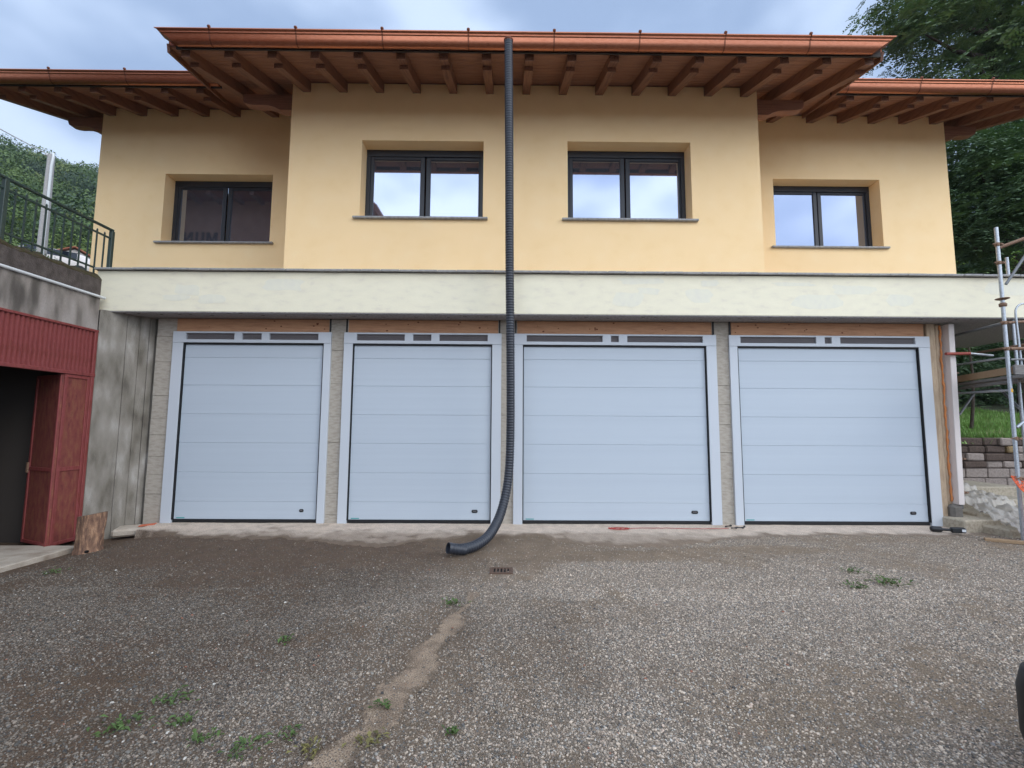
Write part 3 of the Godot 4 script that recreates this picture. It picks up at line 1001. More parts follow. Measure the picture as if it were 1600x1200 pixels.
func door(H: Node3D, x0: float, x1: float, ox0: float, ox1: float, gr: Array, hs: float):
	var base := 0.045; var top := 3.12
	var back := MB.new()
	back.bx(ox0 + 0.02, ox1 - 0.02, base, 3.31, -0.16, -0.085)
	var D := obj("garage_door", back, M.gasket, H)
	var fr := MB.new()
	fr.bx(ox0, x0, base - 0.02, top + 0.002, -0.07, 0.012, 0.004)
	obj("jamb", fr, M.frame_paint, D)
	fr = MB.new()
	fr.bx(x1, ox1, base - 0.02, top + 0.002, -0.07, 0.012, 0.004)
	obj("jamb", fr, M.frame_paint, D)
	var hd := MB.new()
	var holes := []
	for g in gr: holes.append([g[0], g[1], 3.178, 3.292])
	wall_with_holes(hd, ox0, ox1, top + 0.006, 3.318, 0.012, 0.06, holes)
	obj("head_panel", hd, M.frame_paint, D)
	for g in gr:
		var m := MB.new()
		for k in 5:
			m.box(Vector3((g[0] + g[1]) / 2, 3.19 + 0.0225 * k, -0.028), Vector3(g[1] - g[0], 0.017, 0.012), Basis(Vector3.RIGHT, 0.5))
		obj("grille", m, M.grille, D)
	var gs := MB.new()
	gs.bx(x0 + 0.001, x0 + 0.014, base + 0.05, top - 0.001, -0.083, 0.004)
	gs.bx(x1 - 0.014, x1 - 0.001, base + 0.05, top - 0.001, -0.083, 0.004)
	gs.bx(x0 + 0.014, x1 - 0.014, top - 0.022, top - 0.001, -0.083, -0.004)
	gs.bx(x0 + 0.004, x1 - 0.004, base - 0.005, base + 0.052, -0.083, -0.022, 0.006)
	obj("gasket", gs, M.gasket, D)
	var seams := [0.098, 0.395, 0.885, 1.385, 1.88, 2.38, 2.865, top - 0.024]
	for k in seams.size() - 1:
		var p := MB.new()
		p.bx(x0 + 0.016, x1 - 0.016, seams[k] + 0.0008, seams[k + 1] - 0.0008, -0.082, -0.038, 0.004)
		obj("panel", p, M.door_paint, D)
	var hx := x1 - 0.275
	var hm := MB.new()
	var P := PackedVector2Array()
	for q in 20:
		var a := TAU * q / 20
		P.append(Vector2(signf(cos(a)) * (hs - 0.022) + cos(a) * 0.024, sin(a) * 0.027))
	hm.prism(P, Vector3(hx, 0.245, -0.031), Vector3.RIGHT, Vector3.UP, 0.008)
	var hn := obj("handle", hm, M.handle, D)
	var hg := MB.new()
	hg.bx(hx - hs * 0.6, hx + hs * 0.6, 0.243, 0.256, -0.0305, -0.026, 0.003)
	obj("handle_grip", hg, M.grille, hn)
	var bd := MB.new()
	bd.bx(x0 + 0.06, x0 + 0.2, 0.112, 0.128, -0.038, -0.0365)
	obj("badge", bd, M.badge, D)

# ---------------------------------------------------------------- left: shed, railing, wall
func build_shed():
	var X := -6.75
	var S := thing("shed", "concrete shed with red corrugated front and an open rusty door left of the house", "shed", Vector3.ZERO)
	var w := MB.new()
	w.bx(X - 0.22, X, 3.215, 3.80, 0.5, 7.5)
	w.bx(X - 0.22, X - 0.02, -0.3, 3.215, 0.36, 0.515)
	w.bx(X - 0.22, X - 0.02, -0.3, 3.215, 3.4, 7.5)
	obj("wall", w, M.blotched_wall, S)
	w = MB.new()
	w.bx(-15.2, -15.0, -0.3, 3.8, 0.36, 7.5)
	w.bx(-15.0, X - 0.22, -0.3, 3.8, 0.30, 0.5)
	w.bx(-15.0, X - 0.22, -0.3, 3.8, 7.3, 7.5)
	w.bx(-15.0, X - 0.23, 2.9, 3.0, 0.5, 7.3)
	obj("inner_wall", w, M.shed_inside, S)
	var fl := MB.new()
	fl.bx(-15.0, -6.32, -0.3, -0.095, 0.95, 7.3, 0.01)
	obj("floor", fl, M.apron_concrete, S)
	var sl := MB.new()
	sl.bx(-15.2, X - 0.09, 3.80, 4.13, 0.22, 7.6, 0.02)
	obj("roof_slab", sl, M.dark_slab, S)
	# mossy earth along the edge of the slab
	var ms := MB.new()
	var rows := []
	for i in 90:
		var z := 0.24 + 7.3 * i / 89.0
		var row := PackedVector3Array()
		for j in 6:
			var t := j / 5.0
			row.append(Vector3(X - 0.10 + 0.035 * sin(t * PI) - 0.22 * t * t, 4.05 + (0.17 + gn.get_noise_2d(z * 5.0, t * 2.0) * 0.09) * pow(t, 0.7) + gn.get_noise_2d(z * 20.0, t * 9.0) * 0.025, z))
		rows.append(row)
	ms.grid(rows, false, true)
	obj("moss_edge", ms, M.moss, S)
	var cd := MB.new()
	cd.tube([Vector3(X + 0.03, 3.775, 0.45), Vector3(X + 0.03, 3.78, 7.4)], 0.022, 10)
	obj("conduit", cd, M.white_plastic, S)
	# corrugated front
	var cg := MB.new()
	var prof := []
	var z := 0.56
	var k := 0
	while z < 3.4:
		for q in [[0.0, 0.0], [0.022, 0.0], [0.032, 0.026], [0.054, 0.026]]:
			prof.append(Vector2(z + q[0], q[1]))
		z += 0.066
	for i in prof.size() - 1:
		var a: Vector2 = prof[i]; var b: Vector2 = prof[i + 1]
		cg.quad(Vector3(X - 0.01 + b.y, 2.50, b.x), Vector3(X - 0.01 + a.y, 2.50, a.x), Vector3(X - 0.01 + a.y, 3.19, a.x), Vector3(X - 0.01 + b.y, 3.19, b.x))
	obj("corrugated_panel", cg, M.red_paint, S)
	var fr := MB.new()
	fr.bx(X - 0.03, X + 0.035, 3.185, 3.222, 0.5, 3.42, 0.005)
	fr.bx(X - 0.03, X + 0.035, 2.455, 2.508, 0.5, 3.42, 0.005)
	fr.bx(X - 0.03, X + 0.03, -0.14, 3.19, 0.505, 0.56, 0.005)
	fr.bx(X - 0.03, X + 0.03, -0.14, 2.46, 3.36, 3.42, 0.005)
	obj("door_frame", fr, M.red_paint, S)
	# closed leaf beside the frame, panel and rails
	var lf := MB.new()
	lf.bx(X - 0.02, X + 0.005, -0.11, 2.45, 0.565, 0.985)
	var leaf := obj("closed_leaf", lf, M.red_paint_worn, S)
	var lr := MB.new()
	for q in [[-0.11, -0.06], [0.98, 1.04], [2.40, 2.45]]:
		lr.bx(X + 0.004, X + 0.022, q[0], q[1], 0.61, 0.935, 0.004)
	lr.bx(X + 0.004, X + 0.022, -0.11, 2.45, 0.565, 0.61, 0.004)
	lr.bx(X + 0.004, X + 0.022, -0.11, 2.45, 0.935, 0.985, 0.004)
	obj("leaf_rail", lr, M.red_paint, leaf)
	var of := MB.new()
	var ob := Basis(Vector3.UP, -0.42)
	var hinge := Vector3(X, 0, 1.0)
	of.box(hinge + ob * Vector3(-0.36, 1.17, 0.0), Vector3(0.72, 2.54, 0.024), ob)
	var ol := obj("open_leaf", of, M.red_paint_worn, S)
	var orl := MB.new()
	for q in [[-0.1, -0.05], [0.98, 1.035], [2.385, 2.44]]:
		orl.box(hinge + ob * Vector3(-0.36, (q[0] + q[1]) / 2, 0.02), Vector3(0.63, q[1] - q[0], 0.018), ob, 0.004)
	for q in [-0.02, -0.70]:
		orl.box(hinge + ob * Vector3(q, 1.17, 0.02), Vector3(0.045, 2.54, 0.018), ob, 0.004)
	obj("leaf_rail", orl, M.red_paint, ol)
	var la := MB.new()
	la.box(hinge + ob * Vector3(-0.71, 1.02, 0.035), Vector3(0.05, 0.16, 0.03), ob, 0.008)
	obj("latch", la, M.rusty_tube, ol)
	# grey board leaning inside
	var gb := MB.new()
	gb.box(Vector3(-7.62, 0.42, 1.75), Vector3(0.3, 1.1, 0.02), Basis(Vector3.BACK, -0.22) * Basis(Vector3.RIGHT, -0.1), 0.003)
	tag(obj("board", gb, M.grey_board), "grey board leaning in the dark doorway of the shed", "board")

	# weathered return wall between the shed and the first garage door
	var a := Vector3(-6.73, 0, 0.50); var b := Vector3(-6.07, 0, -0.36)
	var W := MB.new()
	var ax := (b - a).normalized(); var nn := ax.cross(Vector3.UP) * -1.0
	var L := a.distance_to(b)
	var cuts := [0.0, 0.27, 0.40, 0.50, 0.565, 0.64, 0.70, 0.80]
	var offs := [0.0, 0.006, -0.004, 0.008, -0.012, 0.004, -0.018]
	var wb := Basis(ax, Vector3.UP, ax.cross(Vector3.UP))
	for i in cuts.size() - 1:
		var s0: float = cuts[i] / 0.80 * L; var s1: float = cuts[i + 1] / 0.80 * L
		W.box(a + ax * (s0 + s1) / 2 + Vector3(0, 1.66, 0) + wb.z * (offs[i] - 0.10), Vector3(s1 - s0 - 0.002, 3.84, 0.2), wb, 0.006)
	tag(obj("concrete_wall", W, M.stained_concrete), "stained board-marked concrete wall between the red shed and the first garage door", "wall")
	# small rubble shelf at its foot
	var rb := MB.new()
	rb.box(Vector3(-6.12, -0.05, 0.12), Vector3(0.62, 0.12, 0.42), Basis(Vector3.UP, 0.45), 0.03)
	struct("paving_edge", rb, M.apron_concrete)
	var og := MB.new()
	og.box(Vector3(-5.99, 0.028, 0.10), Vector3(0.22, 0.02, 0.12), Basis(Vector3.UP, 0.3) * Basis(Vector3.BACK, 0.08), 0.006)
	og.box(Vector3(-5.87, 0.024, 0.06), Vector3(0.1, 0.016, 0.1), Basis(Vector3.UP, 0.9), 0.004)
	tag(obj("tile_shard", og, M.rag_orange), "orange broken tile lying at the foot of the stained wall", "tile")

	# railing on the shed roof
	var R := thing("railing", "dark green metal railing on the shed roof", "railing")
	var rx := -6.95
	var m := MB.new()
	m.bx(rx - 0.025, rx + 0.025, 5.05, 5.085, 0.14, 7.4, 0.006)
	obj("top_rail", m, M.rail_paint, R)
	for y in [4.90, 4.29]:
		m = MB.new()
		m.bx(rx - 0.012, rx + 0.012, y, y + 0.03, 0.14, 7.4, 0.004)
		obj("rail", m, M.rail_paint, R)
	for zz in [0.16, 1.87, 3.58, 5.29, 7.0]:
		m = MB.new()
		m.bx(rx - 0.03, rx + 0.03, 4.1, 5.05, zz - 0.03, zz + 0.03, 0.005)
		obj("post", m, M.rail_paint, R)
	var zb := 0.30
	while zb < 7.0:
		if absf(fposmod(zb - 0.16, 1.71)) > 0.08:
			m = MB.new()
			m.bx(rx - 0.009, rx + 0.009, 4.19, 4.965, zb - 0.009, zb + 0.009)
			m.tri(Vector3(rx - 0.009, 4.965, zb + 0.009), Vector3(rx + 0.009, 4.965, zb + 0.009), Vector3(rx, 4.99, zb))
			m.tri(Vector3(rx + 0.009, 4.965, zb + 0.009), Vector3(rx + 0.009, 4.965, zb - 0.009), Vector3(rx, 4.99, zb))
			m.tri(Vector3(rx - 0.009, 4.965, zb - 0.009), Vector3(rx - 0.009, 4.965, zb + 0.009), Vector3(rx, 4.99, zb))
			obj("bar", m, M.rail_paint, R)
		zb += 0.143

# ---------------------------------------------------------------- left background
func hill_h(x: float, z: float) -> float:
	var t := (x + 9.0) * -0.75 + (z + 1.0) * -0.66
	var y := 0.0
	if t < 15.0: y = 4.0 + 0.25 * maxf(t, 0.0)
	elif t < 90.0: y = 7.75 + (t - 15.0) * 0.2207
	else: y = 24.3 + (t - 90.0) * 0.47
	if t > 265.0: y = 24.3 + 175.0 * 0.47 - (t - 265.0) * 0.1
	return y + gn.get_noise_2d(x * 0.02, z * 0.02) * clampf(t * 0.06, 0.0, 14.0)

func build_left_background():
	rng.seed = 41
	var d := Vector3(-0.75, 0, -0.66); var e := Vector3(-0.66, 0, 0.75)
	var b := Vector3(-9.0, 0, -1.0)
	var rows := []
	for i in 70:
		var t := pow(i / 69.0, 1.8) * 420.0 + 0.6
		var row := PackedVector3Array()
		for j in 41:
			var q := (j - 20) / 20.0
			var wd := (6.0 if q > 0 else 60.0) + t * 0.9
			var p := b + d * t + e * (q * wd)
			row.append(Vector3(p.x, hill_h(p.x, p.z), p.z))
		rows.append(row)
	var mb := MB.new()
	mb.grid(rows)
	struct("hill", mb, M.hill_soil)
	# forest on the hill
	var crowns := []
	for k in 3:
		var cm := MB.new()
		cm.use_c = true
		var lobes := []
		for q in 9:
			lobes.append([Vector3(rng.randf_range(-0.6, 0.6), rng.randf_range(-0.25, 0.65), rng.randf_range(-0.6, 0.6)), rng.randf_range(0.3, 0.55)])
		for q in 1500:
			var l: Array = lobes[q % 9]
			var dir := Vector3(rng.randfn(), rng.randfn() + 0.3, rng.randfn()).normalized()
			var p: Vector3 = l[0] + dir * l[1] * rng.randf_range(0.75, 1.08)
			var nn := (dir + Vector3(rng.randfn(), rng.randfn(), rng.randfn()) * 0.45).normalized()
			var u := nn.cross(Vector3(rng.randfn(), rng.randfn(), rng.randfn())).normalized()
			var v := nn.cross(u)
			var s := rng.randf_range(0.025, 0.06)
			var g := rng.randf_range(0.75, 1.25)
			cm.col = Color(g, g, g)
			cm.tri(p - u * s, p + u * s * 0.6 - v * s * 0.7, p + u * s * 0.5 + v * s * 0.8)
		crowns.append(cm.mesh())
	var tf := [[], [], []]; var cs := [[], [], []]
	for i in 2600:
		var t := rng.randf_range(78.0, 272.0)
		var wv := rng.randf_range(-0.30, 0.36) * (t + 13.0)
		var p := b + d * t + e * wv
		var s := rng.randf_range(3.4, 6.2)
		if rng.randf() < 0.12: s *= 1.35
		var y := hill_h(p.x, p.z)
		var k := i % 3
		tf[k].append(Transform3D(Basis(Vector3.UP, rng.randf() * TAU).scaled(Vector3(s, s * rng.randf_range(0.85, 1.35), s)), Vector3(p.x, y + s * 0.75, p.z)))
		var q := rng.randf()
		var c := Color(0.05, 0.095, 0.024).lerp(Color(0.135, 0.20, 0.045), rng.randf())
		if q < 0.25: c = Color(0.035, 0.065, 0.030)
		elif q > 0.9: c = Color(0.16, 0.20, 0.06)
		cs[k].append(c)
	# scrub nearer the house
	for i in 420:
		var t := 5.0 + 75.0 * pow(rng.randf(), 1.5)
		var p := b + d * t + e * (rng.randf_range(-0.34, 0.30) * (t + 13.0))
		var way := p.x / minf(p.z - 8.0, -0.1)
		if t < 64.0 and way > 0.90 and way < 1.03: continue      # open lane down to the small house
		var s := rng.randf_range(0.45, 0.9) if t < 18.0 else rng.randf_range(0.9, 2.0)
		var k := i % 3
		tf[k].append(Transform3D(Basis(Vector3.UP, rng.randf() * TAU).scaled(Vector3(s, s * 0.8, s)), Vector3(p.x, hill_h(p.x, p.z) + s * 0.35, p.z)))
		cs[k].append(Color(0.07, 0.12, 0.035).lerp(Color(0.14, 0.19, 0.06), rng.randf()))
	for k in 3:
		tag(copies("forest", crowns[k], M.far_leaf, tf[k], cs[k]), "dense green broadleaf forest covering the hill behind the railing", "forest", "forest on the hill")
	# utility pole
	var U := thing("utility_pole", "pale concrete utility pole behind the railing with a cable conduit", "pole", Vector3(-18.69, 7.4, -10.0))
	var m := MB.new()
	m.tube([Vector3(0, 0, 0), Vector3(0, 2.5, 0), Vector3(0, 5.2, 0)], [0.17, 0.145, 0.115], 14)
	obj("mast", m, M.pole_concrete, U)
	m = MB.new()
	m.tube([Vector3(0.16, 0.2, 0.12), Vector3(0.155, 2.5, 0.11), Vector3(0.15, 4.7, 0.10), Vector3(0.17, 5.05, 0.08), Vector3(0.12, 5.24, 0.04), Vector3(-0.02, 5.27, 0.0)], 0.045, 10)
	obj("conduit", m, M.white_plastic, U)
	m = MB.new()
	m.lathe(Vector3(-0.12, 5.18, 0.05), [Vector2(0.0, -0.06), Vector2(0.07, -0.05), Vector2(0.08, 0.0), Vector2(0.05, 0.06), Vector2(0.0, 0.08)], 10)
	obj("insulator", m, M.white_plastic, U)
	m = MB.new()
	var pts := []
	for i in 25:
		var t := i / 24.0
		pts.append(Vector3(-18.8, 12.62, -9.95).lerp(Vector3(-17.5, 14.2, 20.0), t) + Vector3(0, -1.1 * 4.0 * t * (1.0 - t), 0))
	m.tube(pts, 0.022, 6)
	tag(obj("overhead_cable", m, M.white_plastic), "thin pale overhead cable running left from the utility pole", "cable")
	# small white house down the slope
	var Hs := thing("small_house", "small white house with a brown gabled roof behind the railing", "house", Vector3(-57.9, 19.2, -52.0))
	Hs.rotation.y = 0.72
	m = MB.new()
	m.bx(-2.6, 2.6, -1.0, 4.3, -4.5, 0.0)
	m.prism(PackedVector2Array([Vector2(-2.6, 4.3), Vector2(2.6, 4.3), Vector2(0.0, 5.7)]), Vector3(0, 0, -0.002), Vector3.RIGHT, Vector3.UP, 4.49)
	obj("wall", m, M.house_white, Hs)
	m = MB.new()
	for s in [-1.0, 1.0]:
		m.box(Vector3(1.6 * s, 5.07, -2.2), Vector3(3.75, 0.14, 5.6), Basis(Vector3.BACK, -0.49 * s), 0.02)
	obj("roof", m, M.roof_tile, Hs)
	m = MB.new()
	m.bx(-1.6, -0.6, 2.4, 3.7, -0.05, 0.03)
	obj("window", m, M.window_frame, Hs)
	# vehicles on the lane above
	small_car("parked_van", "white van with a teal cover parked behind the railing at the left edge", "van", Vector3(-25.2, 8.9, -14.3), M.house_white, 0.5, 1.5, M.teal_tarp)
	small_car("parked_car", "white car roof showing behind the railing beside the utility pole", "car", Vector3(-22.3, 8.72, -13.6), M.house_white, 0.7, 1.32, null)

func small_car(called: String, label: String, cat: String, at: Vector3, paint: Material, turn: float, hgt: float, tarp):
	var V := thing(called, label, cat, at)
	V.rotation.y = turn
	var rows := []
	var sec := [[-2.05, 0.45, 0.75, 0.55], [-1.95, 0.3, 0.9, 0.8], [-1.1, 0.25, 1.0, 0.85], [-0.55, 0.25, hgt * 0.96, 0.85], [0.4, 0.25, hgt, 0.85], [1.4, 0.25, hgt * 0.94, 0.85], [1.95, 0.3, 0.95, 0.8], [2.05, 0.45, 0.8, 0.6]]
	for s in sec:
		var row := PackedVector3Array()
		for q in 16:
			var a := TAU * q / 16
			var cx := signf(cos(a)) * pow(absf(cos(a)), 0.5); var sy := signf(sin(a)) * pow(absf(sin(a)), 0.5)
			row.append(Vector3(s[0], lerpf(s[1], s[2], 0.5 + 0.5 * sy), cx * s[3] * (0.86 if sy > 0.6 else 1.0)))
		rows.append(row)
	var m := MB.new()
	m.grid(rows, true, false)
	obj("body", m, paint, V)
	m = MB.new()
	for s in [-1.0, 1.0]:
		m.bx(-0.6, 1.2, hgt * 0.68, hgt * 0.9, s * 0.80 - 0.01, s * 0.80 + 0.01)
	obj("window", m, M.car_glass, V)
	for wx in [-1.3, 1.3]:
		for s in [-1.0, 1.0]:
			m = MB.new()
			m.tube([Vector3(wx, 0.3, s * 0.68), Vector3(wx, 0.3, s * 0.86)], 0.3, 16)
			obj("wheel", m, M.car_black, V)
	if tarp:
		m = MB.new()
		m.grid([PackedVector3Array([Vector3(-1.0, hgt * 0.95, -0.9), Vector3(-0.2, hgt + 0.22, -0.5), Vector3(0.9, hgt + 0.2, -0.5), Vector3(1.7, hgt * 0.9, -0.9)]), PackedVector3Array([Vector3(-1.1, hgt + 0.1, 0), Vector3(-0.2, hgt + 0.34, 0), Vector3(0.9, hgt + 0.32, 0), Vector3(1.8, hgt, 0)]), PackedVector3Array([Vector3(-1.0, hgt * 0.9, 0.95), Vector3(-0.2, hgt + 0.12, 0.8), Vector3(0.9, hgt + 0.1, 0.8), Vector3(1.7, hgt * 0.85, 0.95)])], false, false)
		var t := obj("cover", m, tarp, V)

# ---------------------------------------------------------------- trees
func twig_mesh(leaf: float, pairs: int, droop: float) -> ArrayMesh:
	var m := MB.new()
	m.use_c = true
	for st in 3:
		var yaw := (st - 1) * 0.75 + rng.randf_range(-0.2, 0.2)
		var L := rng.randf_range(0.75, 1.1)
		var dir := Vector3(sin(yaw), 0.12 * (st - 1), cos(yaw))
		for i in pairs:
			var t := (i + 1.0) / pairs
			var p := dir * t * L + Vector3(0, -droop * t * t, 0)
			for s in [-1.0, 1.0]:
				var side: Vector3 = Vector3(dir.z, rng.randf_range(-0.35, 0.25), -dir.x).normalized() * s
				var ax: Vector3 = (side + dir * 0.45 + Vector3(0, rng.randf_range(-0.3, 0.1), 0)).normalized()
				var wv: Vector3 = ax.cross(Vector3.UP + Vector3(rng.randfn(), 0, rng.randfn()) * 0.4).normalized()
				var ll := leaf * rng.randf_range(0.75, 1.2)
				var g := rng.randf_range(0.8, 1.2)
				m.col = Color(g, g, g)
				var mid: Vector3 = p + ax * ll * 0.5
				m.tri(p, mid + wv * ll * 0.22, p + ax * ll)
				m.tri(p, p + ax * ll, mid - wv * ll * 0.22)
	return m.mesh()

func tree(called: String, label: String, at: Vector3, hgt: float, lobes: Array, twig: ArrayMesh, per: float, scale: float, ca: Color, cb: Color, trunk_r: float, group := ""):
	var T := thing(called, label, "tree", at, group)
	var m := MB.new()
	var pts := []; var rad := []
	for i in 9:
		var t := i / 8.0
		pts.append(Vector3(sin(t * 3.0) * 0.25, hgt * t - 0.3, cos(t * 2.2) * 0.2 - 0.2))
		rad.append(lerpf(trunk_r, trunk_r * 0.25, t))
	m.tube(pts, rad, 10)
	obj("trunk", m, M.tree_bark, T)
	var tf := []; var cs := []
	for l in lobes:
		var c: Vector3 = l[0]; var r: Vector3 = l[1]
		var st := Vector3(0.0, clampf(c.y - r.y * 0.9, hgt * 0.15, hgt * 0.85), 0.0)
		var lb := MB.new()
		var mid := st.lerp(c, 0.55) + Vector3(0, -0.3, 0)
		lb.tube([st, mid, c], [trunk_r * 0.4, trunk_r * 0.25, trunk_r * 0.08], 6)
		obj("limb", lb, M.tree_bark, T)
		var clumps := int(10.0 + r.x * r.y * r.z * 1.1)
		var shade := rng.randf()
		for k in clumps:
			var dir := Vector3(rng.randfn(), rng.randfn(), rng.randfn()).normalized()
			var cc := c + dir * r * pow(rng.randf(), 0.45)
			var sp := rng.randf_range(0.45, 0.95)
			var tone := clampf(shade * 0.5 + rng.randf() * 0.6, 0.0, 1.0)
			for q in int(per * rng.randf_range(0.6, 1.4)):
				var off := Vector3(rng.randfn(), rng.randfn() * 0.45, rng.randfn()) * sp
				var yaw := atan2(off.x + dir.x * 0.6, off.z + dir.z * 0.6) + rng.randf_range(-0.8, 0.8)
				var s := scale * rng.randf_range(0.7, 1.25)
				tf.append(Transform3D(Basis.from_euler(Vector3(rng.randf_range(-0.25, 0.6), yaw, rng.randf_range(-0.4, 0.4))).scaled(Vector3.ONE * s), cc + off))
				cs.append(ca.lerp(cb, clampf(tone + rng.randf_range(-0.2, 0.2), 0.0, 1.0)))
	copies("crown", twig, M.leaf, tf, cs, T)

# ---------------------------------------------------------------- right side
func bank_h(x: float, z: float) -> float:
	var y := 1.36 + 0.15 * maxf(-2.7 - z, 0.0) + gn.get_noise_2d(x, z) * 0.06
	return minf(y, 4.2)

func build_right_side():
	rng.seed = 52
	# bank behind the stone wall
	var mb := MB.new()
	var rows := []
	for i in 44:
		var z := -2.62 - pow(i / 43.0, 1.6) * 80.0
		var row := PackedVector3Array()
		for j in 31:
			var x := 7.95 + pow(j / 30.0, 1.5) * 70.0
			row.append(Vector3(x, bank_h(x, z), z))
		rows.append(row)
	mb.grid(rows)
	struct("bank", mb, M.hill_soil)
	# grass on the bank
	var gm := MB.new()
	gm.use_c = true
	for k in 22:
		var a := rng.randf() * TAU
		var p := Vector3(rng.randfn() * 0.06, 0, rng.randfn() * 0.06)
		var tip := p + Vector3(cos(a) * rng.randf_range(0.02, 0.10), rng.randf_range(0.07, 0.19), sin(a) * rng.randf_range(0.02, 0.10))
		var sd := Vector3(-sin(a), 0, cos(a)) * rng.randf_range(0.006, 0.016)
		var g := rng.randf_range(0.7, 1.3)
		gm.col = Color(g, g, g)
		gm.tri(p - sd, p + sd, tip)
	var tf := []; var cs := []
	for i in 16000:
		var z := -2.7 - pow(rng.randf(), 1.5) * 9.0
		var x := rng.randf_range(9.6, 17.0)
		var s := rng.randf_range(0.8, 1.7)
		tf.append(Transform3D(Basis(Vector3.UP, rng.randf() * TAU).scaled(Vector3(s, s * rng.randf_range(0.6, 1.1), s)), Vector3(x, bank_h(x, z) - 0.01, z)))
		var c := Color(0.13, 0.27, 0.05).lerp(Color(0.26, 0.42, 0.11), rng.randf())
		if rng.randf() < 0.1: c = Color(0.26, 0.24, 0.11)
		cs.append(c)
	tag(copies("grass", gm.mesh(), M.grass, tf, cs), "bright green grass covering the bank above the stone wall", "grass")

	# trees beyond the house on the right
	var fine := twig_mesh(0.19, 9, 0.25)
	var dark := twig_mesh(0.17, 10, 0.4)
	var A := Color(0.07, 0.11, 0.06); var B := Color(0.21, 0.29, 0.13)
	tree("locust_tree", "tall feathery locust tree rising over the right end of the roof", Vector3(20.5, 2.2, -10.0), 19.0, [
		[Vector3(-1.6, 15.2, 0.5), Vector3(2.2, 1.7, 2.2)], [Vector3(0.6, 17.6, 0.0), Vector3(2.6, 1.9, 2.6)], [Vector3(2.8, 15.6, 0.0), Vector3(2.4, 2.0, 2.6)],
		[Vector3(-2.2, 12.2, 0.6), Vector3(2.2, 1.5, 2.2)], [Vector3(1.0, 12.6, 0.8), Vector3(2.6, 1.7, 2.4)], [Vector3(4.0, 12.2, 0.0), Vector3(2.2, 1.8, 2.4)],
		[Vector3(-0.5, 19.6, -0.5), Vector3(2.2, 1.4, 2.2)], [Vector3(-2.9, 17.6, 0.0), Vector3(1.5, 1.0, 1.5)], [Vector3(-3.9, 15.6, 0.8), Vector3(0.9, 0.6, 0.9)], [Vector3(2.6, 19.6, -0.5), Vector3(2.2, 1.4, 2.2)]],
		fine, 9.5, 0.92, A, B, 0.32, "")
	tree("locust_tree", "dark leafy tree filling the gap right of the yellow wall", Vector3(17.6, 2.0, -7.6), 11.5, [
		[Vector3(-1.6, 8.9, 0.6), Vector3(1.7, 1.2, 1.6)], [Vector3(0.6, 9.6, 0.2), Vector3(1.9, 1.3, 1.8)], [Vector3(-0.6, 7.1, 0.4), Vector3(2.0, 1.1, 1.6)], [Vector3(1.9, 7.6, 0.3), Vector3(1.8, 1.3, 1.6)],
		[Vector3(-1.9, 6.6, 0.0), Vector3(1.3, 0.9, 1.3)]],
		dark, 22.0, 0.8, Color(0.046, 0.09, 0.052), Color(0.13, 0.205, 0.095), 0.2, "")
	tree("understory_tree", "shaded dark tree behind the scaffold", Vector3(21.0, 2.6, -13.5), 9.0, [
		[Vector3(-2.4, 5.8, 0.0), Vector3(2.4, 1.6, 1.8)], [Vector3(0.6, 6.0, 0.0), Vector3(2.4, 1.7, 1.8)], [Vector3(-2.0, 3.2, 0.4), Vector3(2.4, 1.3, 1.6)], [Vector3(1.2, 3.4, 0.2), Vector3(2.4, 1.4, 1.6)], [Vector3(3.6, 5.0, 0.0), Vector3(2.2, 1.9, 1.8)], [Vector3(-0.4, 1.2, 0.4), Vector3(3.2, 0.9, 1.4)]],
		dark, 22.0, 1.0, Color(0.046, 0.09, 0.052), Color(0.13, 0.205, 0.095), 0.2, "")
	tree("understory_tree", "dense evergreen growing at the far edge of the grass bank", Vector3(27.0, 3.2, -17.0), 12.0, [
		[Vector3(-2.4, 8.0, 0.0), Vector3(2.8, 2.6, 2.0)], [Vector3(1.6, 8.4, 0.0), Vector3(2.8, 2.6, 2.0)], [Vector3(-3.0, 4.0, 0.0), Vector3(2.8, 2.4, 1.8)], [Vector3(1.2, 4.0, 0.0), Vector3(3.0, 2.4, 1.8)], [Vector3(4.6, 6.0, 0.0), Vector3(2.4, 2.8, 1.8)], [Vector3(-1.0, 1.4, 0.4), Vector3(4.2, 1.2, 1.6)]],
		dark, 16.0, 1.25, Color(0.046, 0.09, 0.052), Color(0.12, 0.19, 0.09), 0.24, "")
	tree("shrub", "light green shrub just above the parapet at the right wall corner", Vector3(12.1, 2.0, -4.0), 4.0, [
		[Vector3(0.12, 3.6, 0.2), Vector3(0.42, 0.35, 0.4)], [Vector3(0.05, 2.6, 0.0), Vector3(0.35, 0.5, 0.35)]],
		twig_mesh(0.16, 7, 0.3), 4.0, 0.42, Color(0.11, 0.22, 0.04), Color(0.20, 0.33, 0.08), 0.04, "")
	tree("shrub", "dark hedge shrub between scaffold and grass bank", Vector3(14.2, 1.9, -7.4), 3.0, [
		[Vector3(-1.0, 2.3, 0.0), Vector3(1.0, 0.7, 0.7)], [Vector3(0.8, 2.5, 0.0), Vector3(1.1, 0.8, 0.8)], [Vector3(0.1, 3.5, 0.0), Vector3(1.1, 0.7, 0.8)], [Vector3(2.0, 3.0, 0.1), Vector3(1.0, 0.9, 0.7)]],
		dark, 16.0, 0.55, Color(0.046, 0.09, 0.045), Color(0.13, 0.205, 0.085), 0.07, "")

	# stone and block retaining wall
	var W := thing("retaining_wall", "retaining wall of concrete blocks topped with rough dark stones, beside the steps", "wall")
	var back := MB.new()
	back.bx(8.0, 14.0, -0.2, 1.30, -2.75, -2.58)
	obj("core", back, M.block_dark, W)
	var y := -0.05
	var rr := RandomNumberGenerator.new()
	rr.seed = 11
